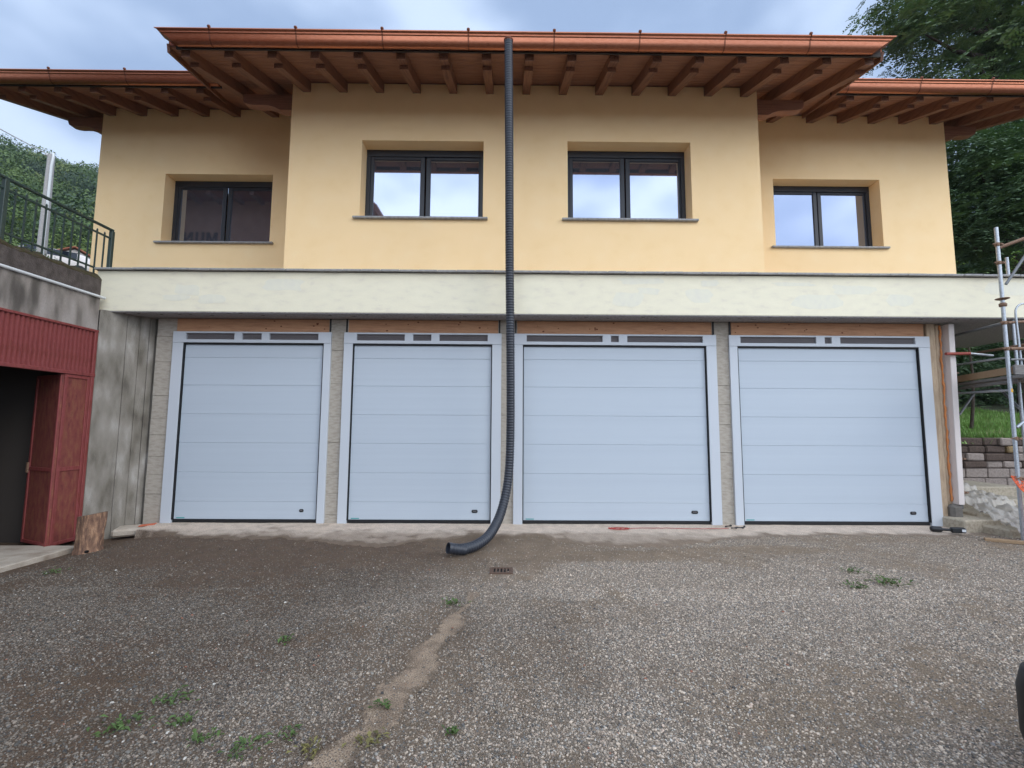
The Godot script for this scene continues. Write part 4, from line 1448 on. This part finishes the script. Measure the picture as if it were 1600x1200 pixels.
	for row in 8:
		var hgt: float = 0.215 if row < 4 else rr.randf_range(0.14, 0.19)
		var x := 9.9 - rr.randf() * 0.3
		while x < 13.6:
			var ln: float = 0.5 if row < 4 else rr.randf_range(0.22, 0.62)
			var m := MB.new()
			var jit := 0.004 if row < 4 else 0.035
			m.box(Vector3(x + ln / 2, y + hgt / 2, -2.56 + rr.randf_range(-jit, jit)), Vector3(ln - 0.014, hgt - 0.014, 0.24), Basis.from_euler(Vector3(rr.randf_range(-jit, jit), rr.randf_range(-jit, jit), rr.randf_range(-jit, jit) * 0.6)), 0.012 if row < 4 else 0.026)
			var mm: Material = M.block_pale
			if row >= 4:
				var q := rr.randf()
				mm = M.block_dark if q < 0.6 else (M.block_pale if q < 0.93 else M.block_ochre)
			obj("block" if row < 4 else "stone", m, mm, W)
			x += ln
		y += hgt

	# steps at the right corner of the garage
	var S := thing("steps", "pale concrete steps at the right corner of the garage", "steps")
	for s in STEPS:
		var m := MB.new()
		m.box(Vector3((s[0] + s[1]) / 2, (s[2] + s[3]) / 2, (s[4] + s[5]) / 2), Vector3(s[1] - s[0], s[3] - s[2], s[5] - s[4]), Basis(Vector3.UP, s[6]), 0.02)
		obj("step", m, M.step_stone, S)
	# plastic sheet over them
	var sh := MB.new()
	var rows2 := []
	for i in 70:
		var t := i / 69.0
		var row := PackedVector3Array()
		for j in 50:
			var q := j / 49.0
			var z := lerpf(-1.35, 0.98, t)
			var xa := lerpf(8.42, 7.72, pow(t, 1.2)); var xb := lerpf(8.8, 9.3, t)
			var x := lerpf(xa, xb, q)
			var base := 0.0
			for ox in [-0.09, 0.0, 0.09]:
				for oz in [-0.12, -0.05, 0.0, 0.05]:
					base = maxf(base, step_top(x + ox, z + oz))
			base = base * 0.5 + maxf(step_top(x, z), base - 0.10) * 0.5 + 0.035
			var fold := absf(gn.get_noise_2d(x * 4.0 + z * 2.0, z * 3.0)) * 0.12 + absf(gn2.get_noise_2d(x * 9.0, z * 5.0)) * 0.10
			row.append(Vector3(x + gn.get_noise_2d(z * 4.0, 5.0) * 0.08, maxf(base + fold, 0.03 + fold * 0.4), z + gn2.get_noise_2d(x * 3.0, 2.0) * 0.1))
		rows2.append(row)
	sh.grid(rows2)
	tag(obj("plastic_sheet", sh, M.sheet_plastic), "crumpled translucent plastic sheet draped over the concrete steps", "plastic sheet")
	# timber offcut on the gravel
	var tb := MB.new()
	tb.box(Vector3(7.62, 0.03, 1.12), Vector3(0.9, 0.045, 0.1), Basis(Vector3.UP, -0.62) * Basis(Vector3.BACK, 0.02), 0.006)
	tag(obj("plank", tb, M.plank), "weathered plank lying on gravel at the foot of the steps", "plank")

	build_scaffold()

	# orange safety net beside the pole
	var net := MB.new()
	for k in 22:
		var t := k / 21.0
		var p := []; var p2 := []
		for i in 12:
			var q := i / 11.0
			p.append(Vector3(7.60 + q * 0.9, lerpf(0.12, 0.97, t) + 0.02 * sin(q * 9.0 + k), 1.12 + 0.09 * sin(q * 7.0 + t * 4.0) + 0.05 * sin(t * 11.0)))
		net.tube(p, 0.0075, 5)
	for k in 24:
		var q := k / 23.0
		var p := []
		for i in 14:
			var t := i / 13.0
			p.append(Vector3(7.60 + q * 0.9, lerpf(0.12, 0.97, t) + 0.02 * sin(q * 9.0 + t * 21.0), 1.12 + 0.09 * sin(q * 7.0 + t * 4.0) + 0.05 * sin(t * 11.0)))
		net.tube(p, 0.006, 5)
	tag(obj("safety_net", net, M.net_orange), "orange plastic safety net at the foot of the scaffold", "net")

const STEPS := [[7.42, 8.25, -0.1, 0.20, -0.4, 0.30, 0.14], [8.0, 9.4, 0.0, 0.26, -1.0, 0.0, 0.05], [8.2, 9.7, 0.1, 0.42, -1.5, -0.45, 0.02], [8.4, 10.0, 0.2, 0.58, -2.3, -1.0, 0.0], [7.8, 9.4, -0.1, 0.12, -0.2, 0.62, 0.1]]
func step_top(x: float, z: float) -> float:
	var y := 0.0
	for s in STEPS:
		if x > s[0] - 0.04 and x < s[1] + 0.04 and z > s[4] - 0.04 and z < s[5] + 0.06: y = maxf(y, s[3])
	return y

func build_scaffold():
	var S := thing("scaffold", "galvanised tube scaffold with timber boards at the right corner of the house", "scaffold")
	var tb := func(called: String, a: Vector3, b: Vector3, r: float, m: Material):
		var mb := MB.new()
		mb.tube([a, a.lerp(b, 0.5), b], r, 12)
		obj(called, mb, m, S)
	var P2 := Vector3(7.70, 0, 1.0); var P1 := Vector3(8.17, 0, -0.4); var P3 := Vector3(8.64, 0, 0.3)
	tb.call("standard", P2, P2 + Vector3(0.03, 4.88, 0), 0.026, M.galvanised)
	tb.call("standard", P1 + Vector3(0.0, 0.1, 0), P1 + Vector3(0.07, 3.42, 0), 0.026, M.grey_steel)
	tb.call("standard", P3, P3 + Vector3(0, 4.66, 0), 0.024, M.galvanised)
	var far := Vector3(1.9, 0, 0.9)
	var at := func(y: float, t: float) -> Vector3: return P1.lerp(P2, t) + Vector3(0.04, y, 0)
	tb.call("ledger", at.call(2.86, 0.0), at.call(2.80, 1.0), 0.017, M.galvanised)
	tb.call("ledger", at.call(2.34, -0.05), at.call(2.29, 1.0), 0.019, M.galvanised)
	tb.call("ledger", P1 + Vector3(0.35, 3.07, 0), P2 + Vector3(0.5, 3.03, 0.1), 0.022, M.rusty_tube)
	tb.call("ledger", at.call(3.40, -0.05), at.call(3.345, 1.0), 0.024, M.grey_steel)
	tb.call("ledger", P2 + Vector3(0.02, 3.34, 0), P2 + Vector3(0.9, 3.42, -0.1), 0.02, M.rusty_tube)
	tb.call("ledger", Vector3(7.60, 2.99, 0.13), Vector3(8.02, 3.0, 0.13), 0.026, M.red_tube)
	tb.call("spigot", Vector3(8.02, 3.0, 0.13), Vector3(8.42, 2.965, 0.13), 0.021, M.galvanised)
	tb.call("guard_rail", P2 + Vector3(0.05, 4.55, 0), P2 + Vector3(1.4, 5.05, 0.3), 0.026, M.rusty_tube)
	tb.call("brace", P2 + Vector3(0.08, 3.95, 0.02), P2 + Vector3(1.0, 5.45, 0.25), 0.02, M.grey_steel)
	tb.call("brace", P1 + Vector3(0.1, 1.95, 0), P1 + Vector3(0.42, 2.36, 0.0), 0.02, M.grey_steel)
	tb.call("brace", P1 + Vector3(0.42, 2.36, 0.0), P1 + Vector3(0.5, 2.42, 0.35), 0.02, M.grey_steel)
	tb.call("brace", P1 + Vector3(0.5, 2.42, 0.35), P2 + Vector3(0.35, 2.02, -0.2), 0.02, M.grey_steel)
	tb.call("brace", P2 + Vector3(0.06, 1.72, 0), P2 + Vector3(0.6, 2.2, 0.1), 0.022, M.galvanised)
	tb.call("ledger", P2 + Vector3(0.0, 2.93, 0), P2 + Vector3(0.9, 2.95, 0.1), 0.024, M.rusty_tube)
	tb.call("ledger", P2 + Vector3(0.04, 2.76, 0.02), P2 + Vector3(0.9, 2.78, 0.1), 0.016, M.grey_steel)
	# bent guard loop
	var gl := MB.new()
	var pts := [Vector3(7.93, 2.5, 1.0), Vector3(7.92, 3.0, 1.0), Vector3(7.91, 3.45, 1.0)]
	for k in 7:
		var a := PI - k / 6.0 * PI / 2
		pts.append(Vector3(8.06 + 0.15 * cos(a), 3.5 + 0.15 * sin(a), 1.0))
	pts.append(Vector3(8.6, 3.68, 1.0))
	gl.tube(pts, 0.014, 8)
	obj("guard_loop", gl, M.galvanised, S)
	# boards
	var dirv := (P2 - P1)
	var yw := atan2(-dirv.z, dirv.x)
	var bb := Basis(Vector3.UP, yw)
	var mid := P1.lerp(P2, 0.5)
	for q in [[0.06, 2.60, 0.115, 0.035, M.plank, "toe_board"], [0.16, 2.505, 0.045, 0.22, M.plank_grey, "deck_board"], [0.40, 2.505, 0.045, 0.22, M.plank_grey, "deck_board"], [0.64, 2.505, 0.045, 0.22, M.plank_grey, "deck_board"], [0.1, 2.435, 0.05, 0.05, M.plank_grey, "deck_bearer"]]:
		var mb := MB.new()
		mb.box(mid + Vector3(q[0] + 0.03, q[1], q[0] * 0.35), Vector3(dirv.length() * 0.99, q[2], q[3]), bb, 0.006)
		obj(q[5], mb, q[4], S)
	var tbd := MB.new()
	tbd.box(P2 + Vector3(0.62, 2.60, 0.02), Vector3(1.15, 0.15, 0.035), Basis(Vector3.UP, 0.05), 0.006)
	tbd.box(P2 + Vector3(0.62, 2.49, 0.1), Vector3(1.15, 0.05, 0.25), Basis(Vector3.UP, 0.05), 0.006)
	obj("toe_board", tbd, M.plank_grey, S)
	# couplers
	for q in [[P2, 4.60], [P2, 4.30], [P2, 3.34], [P2, 2.93], [P2, 1.55], [P2, 0.95], [P1, 2.72], [P1, 2.36], [P1, 1.15], [P1, 0.55], [P3, 3.05]]:
		var mb := MB.new()
		var c: Vector3 = q[0] + Vector3(0.02 if q[0] == P2 else 0.05, q[1], 0)
		mb.lathe(c, [Vector2(0.0, -0.035), Vector2(0.031, -0.028), Vector2(0.035, -0.018), Vector2(0.032, 0.0), Vector2(0.035, 0.018), Vector2(0.031, 0.028), Vector2(0.0, 0.035)], 12)
		mb.box(c + Vector3(0.055, 0.0, 0.02), Vector3(0.07, 0.03, 0.03), Basis(Vector3.UP, 0.4), 0.006)
		mb.box(c + Vector3(-0.05, 0.005, 0.02), Vector3(0.06, 0.018, 0.018), Basis(Vector3.UP, -0.5), 0.004)
		obj("coupler", mb, M.rusty_tube, S)
	var fl := MB.new()
	fl.lathe(P2 + Vector3(0.024, 3.72, 0), [Vector2(0.0, -0.02), Vector2(0.03, -0.02), Vector2(0.085, 0.0), Vector2(0.085, 0.01), Vector2(0.03, 0.02), Vector2(0.0, 0.02)], 14)
	fl.lathe(P2 + Vector3(0.024, 3.62, 0), [Vector2(0.0, -0.03), Vector2(0.045, -0.02), Vector2(0.05, 0.02), Vector2(0.03, 0.04), Vector2(0.0, 0.04)], 12)
	obj("rosette", fl, M.rusty_tube, S)
	var yt := MB.new()
	yt.tube([P2 + Vector3(0.016, 2.255, 0), P2 + Vector3(0.0163, 2.31, 0)], 0.0275, 12)
	obj("tape_band", yt, M.yellow_tape, S)

# ---------------------------------------------------------------- what the windows mirror: the house across the lane
func build_neighbour():
	var N := thing("neighbour_house", "brown rendered house with dark eaves mirrored in the far left upper window", "house")
	var m := MB.new()
	m.bx(-20.6, -9.2, 0.0, 13.6, 10.0, 18.0)
	obj("wall", m, M.house_brown, N)
	m = MB.new()
	m.bx(-21.8, -9.0, 13.62, 13.86, 8.8, 19.2)
	m.prism(PackedVector2Array([Vector2(-21.8, 13.86), Vector2(-9.0, 13.86), Vector2(-15.4, 15.6)]), Vector3(0, 0, 19.2), Vector3.RIGHT, Vector3.UP, 10.4)
	m.box(Vector3(-7.6, 12.72, 10.3), Vector3(4.4, 0.25, 2.4), Basis(Vector3.BACK, -0.70), 0.03)
	var rf := obj("roof", m, M.roof_tile, N)
	for k in 11:
		m = MB.new()
		m.bx(-20.9 + 1.1 * k - 0.1, -20.9 + 1.1 * k + 0.1, 13.4, 13.618, 8.9, 9.99)
		obj("rafter", m, M.timber_deep, rf)
	var tm := TextMesh.new()
	var sf := SystemFont.new()
	sf.font_names = PackedStringArray(["Droid Sans"])
	sf.font_weight = 700
	tm.font = sf
	tm.text = "MUN"
	tm.font_size = 64
	tm.pixel_size = 0.0125
	tm.depth = 0.04
	var o := put("lettering", tm, M.letter_dark, N, Vector3(-16.35, 11.55, 9.97))
	o.rotation.y = PI

# ---------------------------------------------------------------- things in the yard
func build_yard_things():
	rng.seed = 63
	# corrugated drain pipe that hangs from the gutter
	var cv := Curve3D.new()
	var kp := [Vector3(-0.035, 8.05, 0.925), Vector3(-0.012, 6.2, 0.90), Vector3(0.006, 4.3, 0.86), Vector3(0.03, 2.6, 0.80), Vector3(0.033, 1.5, 0.76), Vector3(0.0, 0.86, 0.82), Vector3(-0.10, 0.42, 1.02), Vector3(-0.25, 0.17, 1.30), Vector3(-0.43, 0.085, 1.58), Vector3(-0.61, 0.08, 1.76), Vector3(-0.77, 0.12, 1.86)]
	for i in kp.size():
		var tg: Vector3 = (kp[mini(i + 1, kp.size() - 1)] - kp[maxi(i - 1, 0)]) * 0.5
		var ti: Vector3 = tg.normalized() * (kp[i].distance_to(kp[maxi(i - 1, 0)]) * 0.33)
		var to: Vector3 = tg.normalized() * (kp[i].distance_to(kp[mini(i + 1, kp.size() - 1)]) * 0.33)
		cv.add_point(kp[i], -ti, to)
	cv.bake_interval = 0.01
	var L := cv.get_baked_length()
	var pts := []; var rad := []
	var pitchv := 0.042
	var n := int(L / pitchv)
	for i in n:
		for q in [[0.0, 0.0610], [0.34, 0.0610], [0.46, 0.0700], [0.88, 0.0700]]:
			var s: float = (i + q[0]) * pitchv
			pts.append(cv.sample_baked(minf(s, L), true))
			rad.append(q[1])
	pts.append(cv.sample_baked(L, true)); rad.append(0.0705)
	var e0: Vector3 = pts[pts.size() - 1]
	var ed := (e0 - (pts[pts.size() - 3] as Vector3)).normalized()
	var D := thing("drain_pipe", "black corrugated drain pipe hanging from the gutter and curling onto the gravel", "pipe")
	var m := MB.new()
	m.tube(pts, rad, 18, false)
	m.tube([e0 - ed * 0.25, e0 - ed * 0.1, e0], [0.063, 0.063, 0.0635], 18, false)
	var rim := []
	for rr in [0.0635, 0.0705]:
		var row := PackedVector3Array()
		var sd := ed.cross(Vector3.UP).normalized(); var u2 := sd.cross(ed)
		for k in 18: row.append(e0 + (sd * cos(TAU * k / 18) + u2 * sin(TAU * k / 18)) * rr)
		rim.append(row)
	m.grid(rim, true, false)
	obj("tube", m, M.pipe_plastic, D)
	m = MB.new()
	m.lathe(Vector3(-0.035, 8.045, 0.925), [Vector2(0.0, -0.03), Vector2(0.066, -0.03), Vector2(0.066, 0.0), Vector2(0.078, 0.005), Vector2(0.078, 0.02), Vector2(0.0, 0.03)], 18)
	obj("outlet_collar", m, M.copper_dull, D)

	# log
	var G := thing("log", "upright sawn log standing beside the red shed door", "log", Vector3(-6.03, gh(-6.03, 1.13) - 0.02, 1.13))
	var rows := []
	for i in 14:
		var t := i / 13.0
		var row := PackedVector3Array()
		for k in 28:
			var a := TAU * k / 28
			var r := 0.150 + gn.get_noise_2d(cos(a) * 1.6 + 5.0, sin(a) * 1.6 + t * 0.9) * 0.05 + gn.get_noise_2d(a * 6.0, t * 2.0) * 0.012 + (0.02 if t < 0.1 else 0.0)
			row.append(Vector3(cos(a) * r * 1.02 + 0.03 * t, t * 0.555 + (0.03 * cos(a) * t), sin(a) * r))
		rows.append(row)
	m = MB.new()
	m.grid(rows, true, false)
	obj("bark", m, M.bark, G)
	m = MB.new()
	var ct := Vector3(0.03, 0.556, 0)
	for k in 28: m.tri(ct, rows[13][(k + 1) % 28], rows[13][k])
	obj("cut_face", m, M.cut_wood, G)
	m = MB.new()
	m.box(Vector3(0.09, 0.06, 0.125), Vector3(0.05, 0.035, 0.06), Basis(Vector3.UP, 0.5), 0.012)
	obj("knot_hole", m, M.void, G)

	# drain grate
	var DG := thing("drain_grate", "small rusty drain grate set in the gravel near the end of the black pipe", "drain grate", Vector3(-0.07, 0.0, 2.42))
	DG.scale = Vector3(0.8, 1.0, 0.8)
	m = MB.new()
	m.bx(-0.16, 0.16, -0.06, 0.002, -0.12, 0.12)
	obj("pit", m, M.void, DG)
	m = MB.new()
	m.bx(-0.17, 0.17, -0.01, 0.016, -0.135, -0.105, 0.003)
	m.bx(-0.17, 0.17, -0.01, 0.016, 0.105, 0.135, 0.003)
	m.bx(-0.17, -0.14, -0.01, 0.015, -0.105, 0.105, 0.003)
	m.bx(0.14, 0.17, -0.01, 0.015, -0.105, 0.105, 0.003)
	obj("frame", m, M.cast_iron, DG)
	for k in 6:
		m = MB.new()
		m.bx(-0.125 + 0.05 * k - 0.012, -0.125 + 0.05 * k + 0.012, -0.008, 0.014, -0.106, 0.106, 0.003)
		obj("bar", m, M.cast_iron, DG)

	# red cord and small tools on the apron
	m = MB.new()
	var cp := []
	for i in 110:
		var t := i / 109.0
		cp.append(Vector3(lerpf(3.62, 1.75, t), 0.052, lerpf(0.30, 0.36, t) + 0.035 * sin(t * 7.0) + gn.get_noise_2d(t * 14.0, 0.0) * 0.03))
	m.tube(cp, 0.005, 6)
	var loop := []
	for i in 60:
		var a := i / 59.0 * TAU * 2.6
		loop.append(Vector3(1.80 + cos(a) * (0.16 + 0.02 * i / 59.0), 0.052 + 0.004 * (i % 2) + 0.00022 * i, 0.385 + sin(a) * (0.05 + 0.012 * sin(a * 0.7))))
	m.tube(loop, 0.0045, 6)
	tag(obj("cord", m, M.red_cord), "red cord lying along the apron before the third garage door", "cord")
	var cl := thing("clamp", "small black clamps lying at the foot of the column between the last two doors", "clamp", Vector3(3.68, 0.045, 0.16))
	for q in [[0.0, 0.0, 0.15, 0.5], [0.13, 0.12, 0.1, -0.4], [0.02, 0.15, 0.09, 0.2], [0.24, 0.05, 0.06, 1.0]]:
		m = MB.new()
		var bq := Basis(Vector3.UP, q[3])
		var c := Vector3(q[0], 0.014, q[1])
		m.tube([c - bq.x * q[2] * 0.5, c, c + bq.x * q[2] * 0.5], [0.012, 0.008, 0.012], 8)
		m.box(c + bq.x * q[2] * 0.42, Vector3(0.035, 0.026, 0.03), bq, 0.006)
		obj("piece", m, M.tool_black, cl)
	# power tool
	var T := thing("power_tool", "black hand power tool lying on the apron at the right garage corner", "tool", Vector3(7.06, 0.03, 0.45))
	T.rotation.y = -0.42
	m = MB.new()
	var tr := []
	for q in [[-0.20, 0.0], [-0.198, 0.032], [-0.17, 0.045], [-0.06, 0.043], [-0.045, 0.03], [-0.04, 0.022], [0.05, 0.020], [0.06, 0.026], [0.062, 0.0]]:
		tr.append(Vector2(q[1], q[0]))
	m.lathe(Vector3(0, 0.044, 0), tr, 16, Basis(Vector3.BACK, -PI / 2))
	obj("body", m, M.tool_black, T)
	m = MB.new()
	m.box(Vector3(0.15, 0.05, 0), Vector3(0.19, 0.085, 0.085), Basis(Vector3.BACK, 0.05), 0.018)
	var hd := obj("battery", m, M.tool_black, T)
	m = MB.new()
	m.box(Vector3(0.21, 0.052, 0.043), Vector3(0.05, 0.04, 0.004), Basis(Vector3.BACK, 0.05), 0.0015)
	obj("sticker", m, M.tool_white, hd)

	# weeds, each clump its own plant
	var sets := [
		[-0.52, 3.44, 0.10, "small green weed at the top of the bare concrete strip"],
		[4.15, 2.82, 0.20, "spreading green weed on the pale gravel at right, largest of its three"],
		[3.72, 2.95, 0.13, "flat green weed left of the largest one on the pale gravel"],
		[4.05, 2.45, 0.11, "thin weed behind the largest one on the pale gravel"],
		[-2.05, 4.98, 0.11, "leafy weed at the back of the cluster in the left foreground"],
		[-2.15, 5.22, 0.12, "leafy weed at the left edge of the foreground cluster"],
		[-1.85, 5.20, 0.07, "small weed in the middle of the left foreground cluster"],
		[-1.62, 5.36, 0.08, "small bright weed right of the foreground cluster"],
		[-1.36, 5.42, 0.10, "broad-leaved weed at the bottom edge, left of the concrete strip"],
		[-1.18, 5.30, 0.06, "tiny weed just left of the foot of the concrete strip"],
		[-1.02, 5.44, 0.07, "yellowish weed at the foot of the concrete strip"],
		[-0.74, 5.05, 0.05, "little weed growing on the right edge of the concrete strip"],
		[-0.72, 5.36, 0.08, "dry tuft at the lower right edge of the concrete strip"],
		[-0.30, 5.3, 0.04, "tiny single weed in the gravel right of the concrete strip"],
		[-1.74, 4.2, 0.05, "tiny weed in the gravel behind the foreground cluster"],
		[-5.2, 2.5, 0.10, "sparse green weed on the brown earth at far left"]]
	for s in sets:
		weed(s[0], s[1], s[2], s[3])
	car()

func weed(x: float, z: float, r: float, label: String):
	var m := MB.new()
	m.use_c = true
	for k in int(20 + r * 200):
		var a := rng.randf() * TAU
		var p := Vector3(rng.randfn() * r * 0.55, 0.0, rng.randfn() * r * 0.4)
		var ln := rng.randf_range(0.025, 0.06) * (0.7 + r * 3.0)
		var el := rng.randf_range(0.15, 1.0)
		var d := Vector3(cos(a) * cos(el), sin(el), sin(a) * cos(el))
		var sd := d.cross(Vector3.UP).normalized() * ln * rng.randf_range(0.12, 0.28)
		var g := rng.randf_range(0.7, 1.3)
		m.col = Color(0.075 * g, 0.125 * g, 0.032 * g)
		if label.contains("dry") or label.contains("yellow"): m.col = Color(0.17 * g, 0.15 * g, 0.05 * g)
		var o := p + Vector3(0, rng.randf() * 0.02, 0)
		var mid := o + d * ln * 0.55
		var tip := o + d * ln + Vector3(0, -ln * 0.25, 0)
		m.tri(o, mid + sd, tip)
		m.tri(o, tip, mid - sd)
	var w := put("weed", m.mesh(), M.grass, self, Vector3(x, gh(x, z) + 0.006, z))
	tag(w, label, "weed", "weeds in the gravel")

func car():
	# dark car parked beside the photographer: only its front corner reaches into the frame
	var V := thing("car", "front corner of a dark parked car at the right edge of the yard", "car", Vector3(3.205, 0, 5.72))
	var rows := []
	# sections from nose (z = 0) to tail: z, half width, sill, belt, roof
	var sec := [[0.0, 0.42, 0.20, 0.46], [0.03, 0.66, 0.17, 0.54], [0.12, 0.79, 0.16, 0.62], [0.32, 0.85, 0.15, 0.72], [0.9, 0.87, 0.18, 0.92], [1.35, 0.87, 0.2, 1.0], [2.1, 0.87, 0.2, 1.40], [3.2, 0.87, 0.2, 1.45], [3.9, 0.85, 0.22, 1.1], [4.15, 0.75, 0.3, 0.9], [4.2, 0.5, 0.35, 0.8]]
	for s in sec:
		var row := PackedVector3Array()
		for q in 28:
			var a := TAU * q / 28
			var cx := signf(cos(a)) * pow(absf(cos(a)), 0.45); var sy := signf(sin(a)) * pow(absf(sin(a)), 0.45)
			var nar := 1.0 - 0.22 * smoothstep(0.95, 1.4, s[3]) * smoothstep(0.2, 1.0, sy)
			row.append(Vector3(cx * s[1] * nar, lerpf(s[2], s[3], 0.5 + 0.5 * sy), s[0]))
		rows.append(row)
	var m := MB.new()
	m.grid(rows, true, true)
	m.tube([Vector3(0, 0.33, 0.004), Vector3(0, 0.33, 0.0)], 0.1, 8)
	obj("body", m, M.car_paint, V)
	m = MB.new()
	var br := []
	for y in [0.10, 0.16, 0.30, 0.50, 0.585, 0.62]:
		var row := PackedVector3Array()
		var k: float = 0.95 if y < 0.14 else (0.975 if y < 0.2 else (1.0 if y < 0.55 else (0.985 if y < 0.6 else 0.95)))
		for q in 41:
			var t := (q - 20) / 20.0
			var xx := 0.90 * k * signf(t) * (1.0 - pow(1.0 - absf(t), 2.4))
			var zz := -0.06 + 0.85 * pow(absf(t), 5.0) * 0.9
			row.append(Vector3(xx, y, zz + (1.0 - k)))
		br.append(row)
	m.grid(br, false, true)
	obj("bumper", m, M.car_black, V)
	for s in [-1.0, 1.0]:
		m = MB.new()
		m.box(Vector3(0.845 * s, 0.47, 0.235), Vector3(0.10, 0.15, 0.22), Basis(Vector3.UP, -0.35 * s), 0.03)
		obj("headlight", m, M.lamp_clear, V)
	for z in [0.85, 3.4]:
		for s in [-1.0, 1.0]:
			m = MB.new()
			m.lathe(Vector3(0.80 * s, 0.31, z), [Vector2(0.0, -0.1), Vector2(0.26, -0.1), Vector2(0.31, -0.08), Vector2(0.315, 0.0), Vector2(0.31, 0.08), Vector2(0.26, 0.1), Vector2(0.0, 0.1)], 24, Basis(Vector3.BACK, PI / 2))
			obj("wheel", m, M.car_black, V)
	m = MB.new()
	for s in [-1.0, 1.0]:
		m.box(Vector3(0.79 * s, 1.17, 2.55), Vector3(0.02, 0.34, 1.3), Basis(Vector3.BACK, 0.2 * s), 0.005)
	obj("side_window", m, M.car_glass, V)
